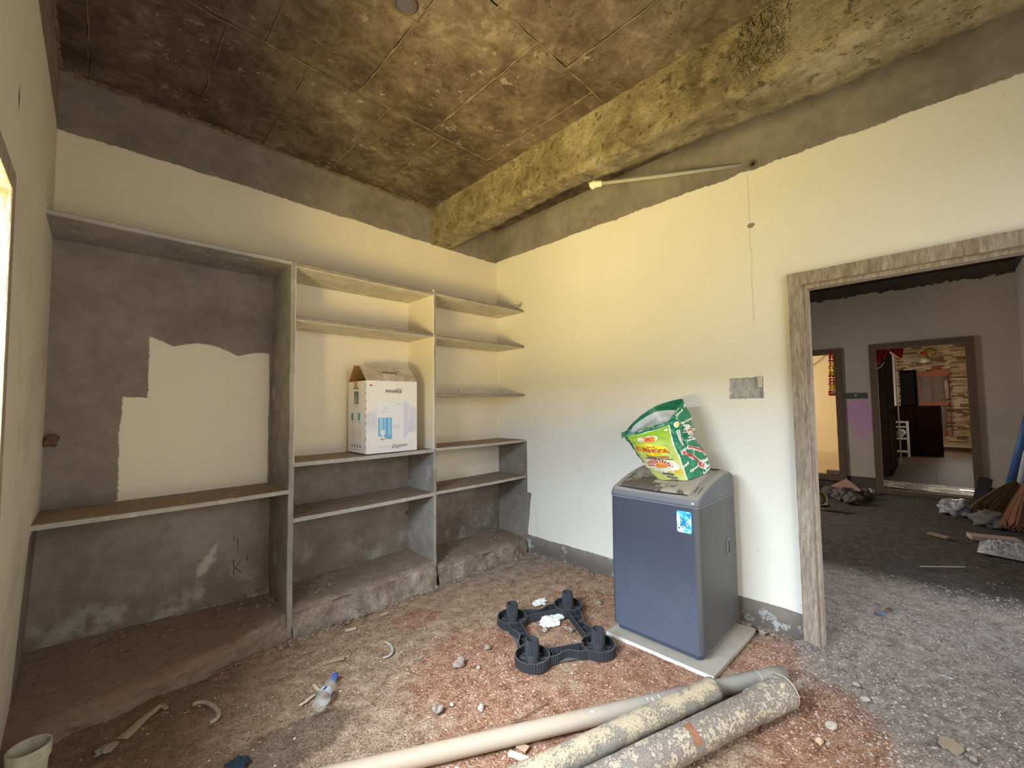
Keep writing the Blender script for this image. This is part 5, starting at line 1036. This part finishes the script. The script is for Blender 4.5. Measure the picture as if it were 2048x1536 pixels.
# tiled room
wall('y', HX+0.13, 14.4, 0.0, 3.3, -3.95, -4.05, [(10.4, 13.5, 0.85, 2.15), (5.95, 6.85, 0.0, 2.1)], M_WCREAM, 'wall_tiled_room_side')
mb = MB(); mb.box((14.32, -3.95, 0), (14.45, -2.38, 3.3)); wt_ = struct(mb.build('wall_stone_clad', plain('grout', (0.20, 0.15, 0.10), 0.95)))
cl_ = [plain('clad_a', (0.60, 0.47, 0.31), 0.7), plain('clad_b', (0.34, 0.22, 0.13), 0.7), plain('clad_c', (0.72, 0.62, 0.46), 0.7), plain('clad_d', (0.22, 0.14, 0.09), 0.7), plain('clad_e', (0.45, 0.36, 0.26), 0.7)]
mb = MB(); z = 0.12
while z < 3.18:
    y = -3.95+rng.uniform(-.1, 0); hh = 0.048
    while y < -2.4:
        l = rng.uniform(0.10, 0.30); mb.box((14.32-rng.uniform(0.008, 0.04), max(y, -3.948), z), (14.33, min(y+l-0.006, -2.385), z+hh-0.006), rng.choice([0, 0, 1, 2, 2, 3, 4])); y += l
    z += hh
mb.build('cladding_stone', cl_, wt_, kind='stuff')
mb = MB(); mb.box((14.25, -3.94, 0.05), (14.33, -2.39, 0.11)); mb.build('skirting_tile', plain('pale_tile', (0.72, 0.62, 0.48), 0.5), wt_); mb = MB(); mb.box((14.05, -3.94, 0.048), (14.2, -2.39, 0.053)); mb.build('border_tile', plain('pale_tile_2', (0.66, 0.56, 0.42), 0.4), wt_)
mb = MB(); mb.box((HX+0.06, -4.05, -0.05), (14.4, -2.3, 0.04)); fr_ = struct(mb.build('floor_tiled_room', plain('pale_joint', (0.13, 0.10, 0.075), 0.7)))
pm = [plain('dark_wood_tile', (0.050, 0.031, 0.023), 0.55, 0.012, var=.4, scale=8), plain('dark_wood_tile_2', (0.06, 0.037, 0.026), 0.55, 0.012, var=.4, scale=8)]
mt = [plain('mosaic_cream', (0.50, 0.40, 0.27), 0.6, 0.2), plain('mosaic_brown', (0.12, 0.07, 0.05), 0.6, 0.2), plain('mosaic_sand', (0.36, 0.27, 0.17), 0.6, 0.2), plain('mosaic_dark', (0.06, 0.045, 0.04), 0.35, 0.5)]
def unit_box(mat, name, lx, ly, lz):
    mb = MB(); mb.box((0, 0, 0), (lx, ly, lz)); me = mb.build(name, mat); m_ = me.data; bpy.data.objects.remove(me); return m_
tm = {}
def tile(name, mesh, loc, parent): o = bpy.data.objects.new(name, mesh); C.objects.link(o); o.parent = parent; o.location = loc; return o
mesh_t = [unit_box(m_, 'tile', 0.100, 0.19, 0.012) for m_ in mt]
for i in range(7):
    for k in range(6):
        y = -3.60+0.195*k+(0.06*(i % 3)-0.03); 
        if y > -2.5: continue
        tile('tile', mesh_t[[0, 1, 2, 0, 3, 0, 2, 1][(i*5+k*3+i*k) % 8]], (5.70+0.103*i, y, 0.040), fr_)
mesh_p = [unit_box(m_, 'plank', 0.158, 0.80, 0.010) for m_ in pm]
x = 6.44; i = 0
while x < 14.0:
    for y in (-3.945, -3.141):
        tile('plank', mesh_p[(i+int(-y*3)) % 2], (x, y, 0.041), fr_)
    x += 0.162; i += 1
# window with daylight in the tiled room
w2 = struct(bpy.data.objects.new('window_2', None)); C.objects.link(w2); w2.location = (12, -3.97, 0.85)
M_REDW = plain('red_brown_joinery', (0.36, 0.10, 0.045), 0.4, 0.5, var=.2, scale=12)
for k in range(5): mb = MB(); x = 10.42+0.76*k; mb.box((x, -3.99, 0.86), (x+0.04, -3.93, 2.14)); mb.build('frame_post', M_REDW, w2)
for z in (0.86, 2.10): mb = MB(); mb.box((10.42, -3.985, z), (13.48, -3.935, z+0.04)); mb.build('frame_rail', M_REDW, w2)
# red timber window and half door on the clad wall
XW = 14.22; rw = thing('red_timber_window', 'red brown timber window and half door on the stone clad wall', 'window', P5(1865, 872, XW))
def pbox(name, u0, v0, u1, v1, x, dx, mat, parent):
    a = P5(u0, v0, x); b = P5(u1, v1, x); mb = MB(); mb.box((x, a.y, a.z), (x+dx, b.y, b.z)); return mb.build(name, mat, parent)
M_CURT = plain('grey_curtain', (0.22, 0.18, 0.14), 0.8, var=.5, scale=9)
pbox('pane', 1828, 750, 1893, 805, XW+0.03, 0.02, M_CURT, rw); pbox('pane', 1876, 812, 1893, 864, XW+0.03, 0.02, M_CURT, rw)
for u0, v0, u1, v1 in ((1826, 745, 1900, 751), (1828, 804, 1895, 811), (1836, 751, 1842, 804), (1863, 751, 1868, 804), (1887, 751, 1892, 804), (1891, 811, 1896, 868), (1874, 864, 1897, 871), (1826, 751, 1829, 804)): pbox('rail', u0, v0, u1, v1, XW, 0.05, M_REDW, rw)
pbox('outer_stile', 1898, 748, 1904, 871, XW, 0.06, plain('dark_red_joinery', (0.18, 0.035, 0.02), 0.5), rw); mb = MB(); mb.lump(P5(1893, 775, XW-0.03), 0.07, 0.3, 0.6, 3.0, seed=4, sub=2); mb.build('hung_cloth', plain('pale_pattern_cloth', (0.40, 0.32, 0.30), 0.8, var=.6, scale=14), rw)
la = thing('wall_lamp', 'brass wall lamp with round white bulb on the stone clad wall', 'lamp', P5(1850, 722, 14.1)); mb = MB(); mb.lump(P5(1847, 721, 14.1), 0.085, sub=3, am=0); mb.build('bulb', plain('opal_bulb', (0.80, 0.76, 0.66), 0.3), la, smooth=True); mb = MB(); mb.lump(P5(1859, 706, 14.12), 0.13, 0.5, 1, 1, seed=2, sub=3, am=.3); mb.tube([P5(1859, 706, 14.12), P5(1847, 718, 14.1)], 0.02, 6); mb.build('brass_plate', plain('old_brass', (0.35, 0.24, 0.07), 0.4, 0.5, 0.6), la); mb = MB(); mb.lump(P5(1846, 707, 14.1), 0.07, seed=3); mb.build('red_bow', M_RD, la)
mb = MB(); a = P5(1863, 733, 14.27); b = P5(1884, 739, 14.27); mb.box((14.26, a.y, a.z), (14.275, b.y, b.z)); tag(recenter(mb.build('red_plaque', plain('dull_red', (0.34, 0.08, 0.04), 0.7))), 'narrow dull red plaque above the red timber window', 'plaque')
# furniture of the tiled room
def vbox(name, x0, x1, y0, y1, z0, z1, mat, parent=None, bevel=0.004): mb = MB(); mb.box((x0, y0, z0), (x1, y1, z1)); return mb.build(name, mat, parent, bevel=bevel)
M_WARD = plain('dark_wardrobe_wood', (0.035, 0.022, 0.016), 0.8, 0.0, var=.4, scale=5); M_WARD2 = plain('wardrobe_panel', (0.026, 0.017, 0.012), 0.9, 0.0, var=.4, scale=7); M_BLK = plain('black_cabinet', (0.006, 0.006, 0.008), 0.9, 0.0); M_BRN = plain('dark_brown_cabinet', (0.018, 0.009, 0.009), 0.85, 0.0, var=.3)
FZ = 0.052
wd = thing('wardrobe', 'tall dark brown wooden wardrobe just inside the right far doorway', 'wardrobe', (7.9, -2.5, FZ)); yw = P5(1789, 800, 8.6).y
vbox('carcass', 7.0, 8.6, yw+0.02, -2.39, FZ, 2.35, M_WARD, wd)
for k in range(4): dw_ = vbox('door', 7.02+0.395*k, 7.40+0.395*k, yw, yw+0.018, FZ+0.08, 2.32, M_WARD2, wd); vbox('handle', 7.34+0.395*k, 7.355+0.395*k, yw-0.008, yw-0.001, 1.1, 1.22, M_BLK, dw_, 0)
vbox('plinth_rail', 7.0, 8.6, yw+0.004, yw+0.02, FZ, FZ+0.075, M_BLK, wd)
pl = thing('grey_column_panel', 'narrow pale grey upright panel beside the wardrobe', 'panel', (9.0, -2.6, FZ)); a = P5(1790, 700, 9.0); b = P5(1799, 840, 9.0); vbox('panel_face', 8.95, 9.0, b.y, min(a.y, -2.4), FZ, a.z-0.05, plain('pale_grey_panel', (0.30, 0.27, 0.23), 0.7), pl); vbox('edge_strip', 8.94, 8.955, b.y, b.y+0.02, FZ, a.z-0.05, plain('grey_strip', (0.42, 0.38, 0.32), 0.6), pl, 0)
cb = thing('brown_cabinet', 'low dark brown cabinet standing behind the white rack', 'cabinet', (11.2, -2.9, FZ)); a = P5(1800, 812, 11.0); b = P5(1882, 812, 11.0)
vbox('carcass', 11.02, 11.6, b.y, -2.39, FZ, a.z, M_BRN, cb); ym = (b.y-2.39)/2
vbox('door', 11.0, 11.018, b.y+0.01, ym-0.005, FZ+0.05, a.z-0.03, M_BRN, cb); dk_ = vbox('door', 11.0, 11.018, ym+0.005, -2.40, FZ+0.05, a.z-0.03, M_BRN, cb); vbox('knob', 10.985, 11.0, ym+0.03, ym+0.05, 0.7, 0.73, M_BLK, dk_, 0)
tz = a.z+0.001
tv = thing('black_appliance', 'tall black cabinet shaped appliance on top of the brown cabinet', 'appliance', (11.2, -2.75, tz)); a = P5(1798, 741, 11.02); b = P5(1832, 741, 11.02); vbox('housing', 11.03, 11.45, b.y, a.y, tz, a.z, M_BLK, tv); vbox('door', 11.005, 11.03, b.y+0.05, a.y-0.01, tz+0.03, a.z-0.07, plain('dark_glass', (0.010, 0.010, 0.013), 0.8, 0.08), tv)
rk = thing('white_storage_rack', 'small white plastic storage rack on the dark floor tiles', 'rack', (10.6, -2.55, FZ)); M_RW = plain('white_plastic', (0.46, 0.46, 0.47), 0.5)
ya, yb = P5(1785, 850, 10.5).y, P5(1814, 850, 10.5).y; zt = P5(1800, 843, 10.5).z
for x in (10.5, 10.8):
    for y in (ya, yb): mb = MB(); mb.tube([(x, y, FZ), (x, y, zt)], 0.018, 8); mb.build('post', M_RW, rk)
for k, z in enumerate((FZ+0.12, FZ+0.42, FZ+0.70, zt-0.02)):
    mb = MB(); mb.box((10.5, yb, z-0.015), (10.8, ya, z+0.015)); mb.build('shelf', M_RW, rk)
mb = MB(); mb.lump((10.65, (ya+yb)/2, FZ+0.55), 0.09, 1, 1, 1.1, seed=2, sub=2); tag(recenter(mb.build('jar', plain('grey_jar', (0.30, 0.30, 0.32), 0.4))), 'grey jar on the second shelf of the white storage rack', 'jar')
# red cloth over the doorway
g = G('red_patterned_cloth', 0.7); n = g.voro(26); M_RC = g.out(g.mix(n.step(0.22, 0.03), (0.62, 0.12, 0.12), (0.38, 0.015, 0.03)), None); M_GOLD = plain('gold_trim', (0.62, 0.38, 0.12), 0.5, 0.4)
rc = thing('red_door_cloth', 'red gold trimmed festive cloth bunched at the top left of the right far doorway', 'cloth', P5(1770, 697, HX+0.13))
def cloth(top, bot, x): 
    def f(u, v):
        k = u*(len(top)-1); i = min(int(k), len(top)-2); t = k-i; tp = (top[i][0]+(top[i+1][0]-top[i][0])*t, top[i][1]+(top[i+1][1]-top[i][1])*t); bt_ = (bot[i][0]+(bot[i+1][0]-bot[i][0])*t, bot[i][1]+(bot[i+1][1]-bot[i][1])*t)
        return P5(tp[0]+(bt_[0]-tp[0])*v, tp[1]+(bt_[1]-tp[1])*v, x+0.02*math.sin(u*17+v*2))
    return f
mb = MB(); mb.grid(cloth([(1751, 694), (1770, 694), (1790, 693)], [(1752, 736), (1765, 722), (1779, 706)], HX+0.12), 20, 8); mb.build('left_swag', M_RC, rc, smooth=True)
mb = MB(); mb.grid(cloth([(1772, 694), (1795, 692), (1809, 692)], [(1783, 707), (1800, 716), (1804, 716)], HX+0.17), 20, 8); mb.build('right_swag', M_RC, rc, smooth=True)
mb = MB(); mb.tube([P5(1771, 695, HX+0.10), P5(1786, 707, HX+0.10), P5(1800, 717, HX+0.10)], 0.008, 6); mb.build('gold_trim', M_GOLD, rc); mb = MB(); mb.tube([P5(1753, 738, HX+0.10), P5(1762, 733, HX+0.10), P5(1768, 724, HX+0.10)], 0.009, 6); mb.build('gold_trim', plain('pale_trim', (0.6, 0.5, 0.42), 0.7), rc)
# yellow-lit strip and things on the hall floor
M_RUB = plain('dark_rubble', (0.115, 0.095, 0.085), 0.95, 0.1, var=.5, scale=25, bump=0.004); M_PINKB = plain('pinkish_board', (0.34, 0.20, 0.155), 0.9, 0.1, var=.35, scale=16)
rubs = [(1690, 998, 40, 'largest dark cement lump of the heap under the left far doorway'), (1724, 996, 34, 'dark cement lump at the right side of the heap'), (1662, 990, 28, 'dark cement lump at the left side of the heap'), (1706, 1006, 30, 'front dark cement lump of the heap'), (1740, 998, 18, 'small dark lump at the far right tip of the heap')]
for k, (u, v, px, lb) in enumerate(rubs): crumple('cement_lump', lb, 'rubble', u, v, px, M_RUB, 20+k, 0.8, sub=4, am=.6, sx=1.15)
mb = MB(); pts = [(1660, 972), (1693, 957), (1722, 980), (1712, 988), (1684, 992), (1672, 978)]; X0 = 4.75
vs = [P5(u, v, X0+0.12*math.sin(k*1.7)) for k, (u, v) in enumerate(pts)]; vb = [p+Vector((0.03, 0, -0.012)) for p in vs]; n = len(vs); cfr = sum(vs, Vector())/n-Vector((0.05, 0, 0)); cbk = sum(vb, Vector())/n
mb.add(vs+vb+[cfr, cbk], [(i, (i+1) % n, 2*n) for i in range(n)]+[((i+1) % n+n, i+n, 2*n+1) for i in range(n)]+[(i, i+n, (i+1) % n+n, (i+1) % n) for i in range(n)]); tag(recenter(mb.build('broken_board', M_PINKB)), 'pinkish brown torn board lying on top of the rubble heap', 'board')
crumple('white_rag', 'pale rag draped off the right side of the rubble heap', 'cloth', 1740, 988, 16, plain('dull_rag', (0.36, 0.30, 0.27), 0.9, var=.3), 31, 0.9, sub=2)
mb = MB(); c0 = P(1632, 1000, 'z', 0.09); mb.lathe(c0, (-0.75, -0.3, 0.35), [(0, 0.09), (0.14, 0.10), (0.14, 0.09), (0.03, 0.08)], 20, caps=True); tag(recenter(mb.build('paint_can', plain('yellowed_can', (0.34, 0.29, 0.17), 0.7, var=.5, scale=14))), 'tipped yellowish paint can at the left end of the rubble heap', 'can')
crumple('paper_scrap', 'flat white paper scrap in front of the paint can', 'paper', 1640, 1008, 24, plain('greyed_paper', (0.42, 0.38, 0.34), 0.9), 33, 0.12, sub=2)
g = G('translucent_polythene', 0.3, 0.5); M_POLY = g.out(g.mix(g.noise(14, 5, 0.7).step(0.5, 0.1), (0.20, 0.20, 0.22), (0.36, 0.36, 0.40)), g.noise(20, 4), 0.02)
crumple('plastic_bag', 'crumpled clear plastic bag on the hall floor before the right far doorway', 'bag', 1912, 1027, 50, M_POLY, 35, 0.75, sub=4, am=.6, sm=True)
# dark board leaning
mb = MB(); A_ = P5(1958, 952, 5.40); B_ = P5(1985, 959, 5.30); C_ = P(1968, 1022, 'z', 0.0); D_ = P(1940, 1016, 'z', 0.0); nn = (B_-A_).cross(D_-A_).normalized()*0.012
mb.add([A_, B_, C_, D_, A_+nn, B_+nn, C_+nn, D_+nn], [(0,1,2,3), (7,6,5,4), (0,4,5,1), (1,5,6,2), (2,6,7,3), (3,7,4,0)]); tag(recenter(mb.build('leaning_board', plain('black_board', (0.022, 0.018, 0.024), 0.6, var=.3))), 'flat black board leaning at the right foot of the right far doorway', 'board')
M_BLUEP = plain('blue_pvc', (0.05, 0.12, 0.30), 0.5, 0.4, var=.2); M_GRP = plain('pale_grey_pvc', (0.36, 0.36, 0.36), 0.5, 0.3)
a = P(2010, 1010, 'z', 0.03); b = P5(2058, 830, 4.72); mb = MB(); mb.tube([a, b], 0.042, 14); tag(recenter(mb.build('blue_pipe', M_BLUEP, smooth=True)), 'blue plastic pipe leaning in the hall corner at the right edge', 'pipe')
a = P(2030, 1022, 'z', 0.03); b = P5(2056, 905, 4.2); b.y = max(b.y, -3.93); mb = MB(); mb.tube([a, b], 0.035, 14); tag(recenter(mb.build('white_pipe', M_GRP, smooth=True)), 'short pale pipe leaning just right of the blue pipe', 'pipe')
M_STRAW = plain('brown_straw', (0.13, 0.085, 0.04), 0.9, 0.1, var=.5, scale=30); M_STRAW2 = plain('reddish_twigs', (0.22, 0.10, 0.06), 0.9, 0.1, var=.5, scale=30)
def broom(name, h, t, spread, n, mat, label, th=0.005):
    r_ = random.Random(n); h, t = Vector(h), Vector(t); d = (t-h); u = d.orthogonal().normalized(); w_ = d.cross(u).normalized(); o = thing(name, label, 'broom', Vector(((h.x+t.x)/2, (h.y+t.y)/2, 0)))
    mb = MB()
    for k in range(n):
        a = r_.random()*2*PI; q = math.sqrt(r_.random()); e = (u*math.cos(a)+w_*math.sin(a))*q; p1_ = h+e*0.02; p3_ = h+d*(0.9+0.1*r_.random())+e*spread; p2_ = h+d*0.45+e*spread*0.62
        for p in (p1_, p2_, p3_): p.z = max(p.z, 0.008); p.y = max(p.y, -3.98)
        mb.tube([p1_, p2_, p3_], th, 3, caps=False)
    mb.build('bristles', mat, o, kind='stuff'); mb = MB(); mb.tube([h+d*0.02, h+d*0.10], 0.03, 12); mb.build('binding', plain(name+'_binding', (0.10, 0.07, 0.05), 0.8), o); return o
broom('grass_broom', P5(2034, 962, 4.6), P(1975, 1032, 'z', 0.06), 0.16, 420, M_STRAW, 'brown grass broom lying fanned out beside the black board', 0.007)
broom('twig_broom', P5(2052, 968, 4.0), P(2026, 1060, 'z', 0.04), 0.10, 160, M_STRAW2, 'reddish twig broom at the right edge of the hall', 0.006)
crumple('grey_sack', 'dusty grey sack slumped under the grass broom', 'sack', 1985, 1050, 60, plain('dusty_sack', (0.11, 0.10, 0.09), 0.95, var=.3), 41, 0.6, sub=4, am=.5, sm=True)
mb = MB(); a = P(1938, 1072, 'z', 0.03); b = P(2040, 1083, 'z', 0.03); d = (b-a)/2; n_ = d.cross(Vector((0, 0, 1))).normalized()*0.07; mb.obox((a+b)/2, d, n_, (0, 0, 0.02)); tag(recenter(mb.build('plank', plain('pinkish_plank', (0.34, 0.25, 0.20), 0.9, var=.3, scale=12), bevel=0.004)), 'pale brown plank lying on the hall floor behind the plastic sheet', 'plank')
def sheet(u, v):
    p = P(1962+u*150+v*-8, 1100+u*30-(1-v)*34+6, 'z', 0.0); k = abs(fbm(Vector((u*9+v*3, v*9, 2)), 4)); return (p.x, max(p.y, -3.97), 0.008+(0.03+0.035*k)*math.sin(v*PI)**0.7*min(1, u*6))
mb = MB(); mb.grid(sheet, 40, 24); tag(recenter(mb.build('plastic_sheet', M_POLY, smooth=False)), 'folded grey white plastic sheet on the hall floor at the right edge', 'sheet')
chip(1858, 1068, 1898, 1078, 12, 'curled brown leaf scrap in the middle of the hall floor', plain('leaf_brown', (0.26, 0.16, 0.10), 0.9), 'dry_leaf', 0.02, 'leaf'); chip(1840, 1133, 1930, 1134, 1.6, 'long thin pale straw lying across the hall floor', M_WOOD, 'straw', 0.004, 'straw')
crumple('blue_scrap', 'tiny blue scrap on the grey floor just past the doorway', 'scrap', 1762, 1228, 13, plain('blue_grey_scrap', (0.12, 0.16, 0.24), 0.8), 44, 0.3, sub=2); crumple('brown_leaf', 'small dark brown leaf beside the blue scrap', 'leaf', 1780, 1219, 12, plain('dark_leaf', (0.14, 0.06, 0.035), 0.9), 45, 0.2, sub=2)
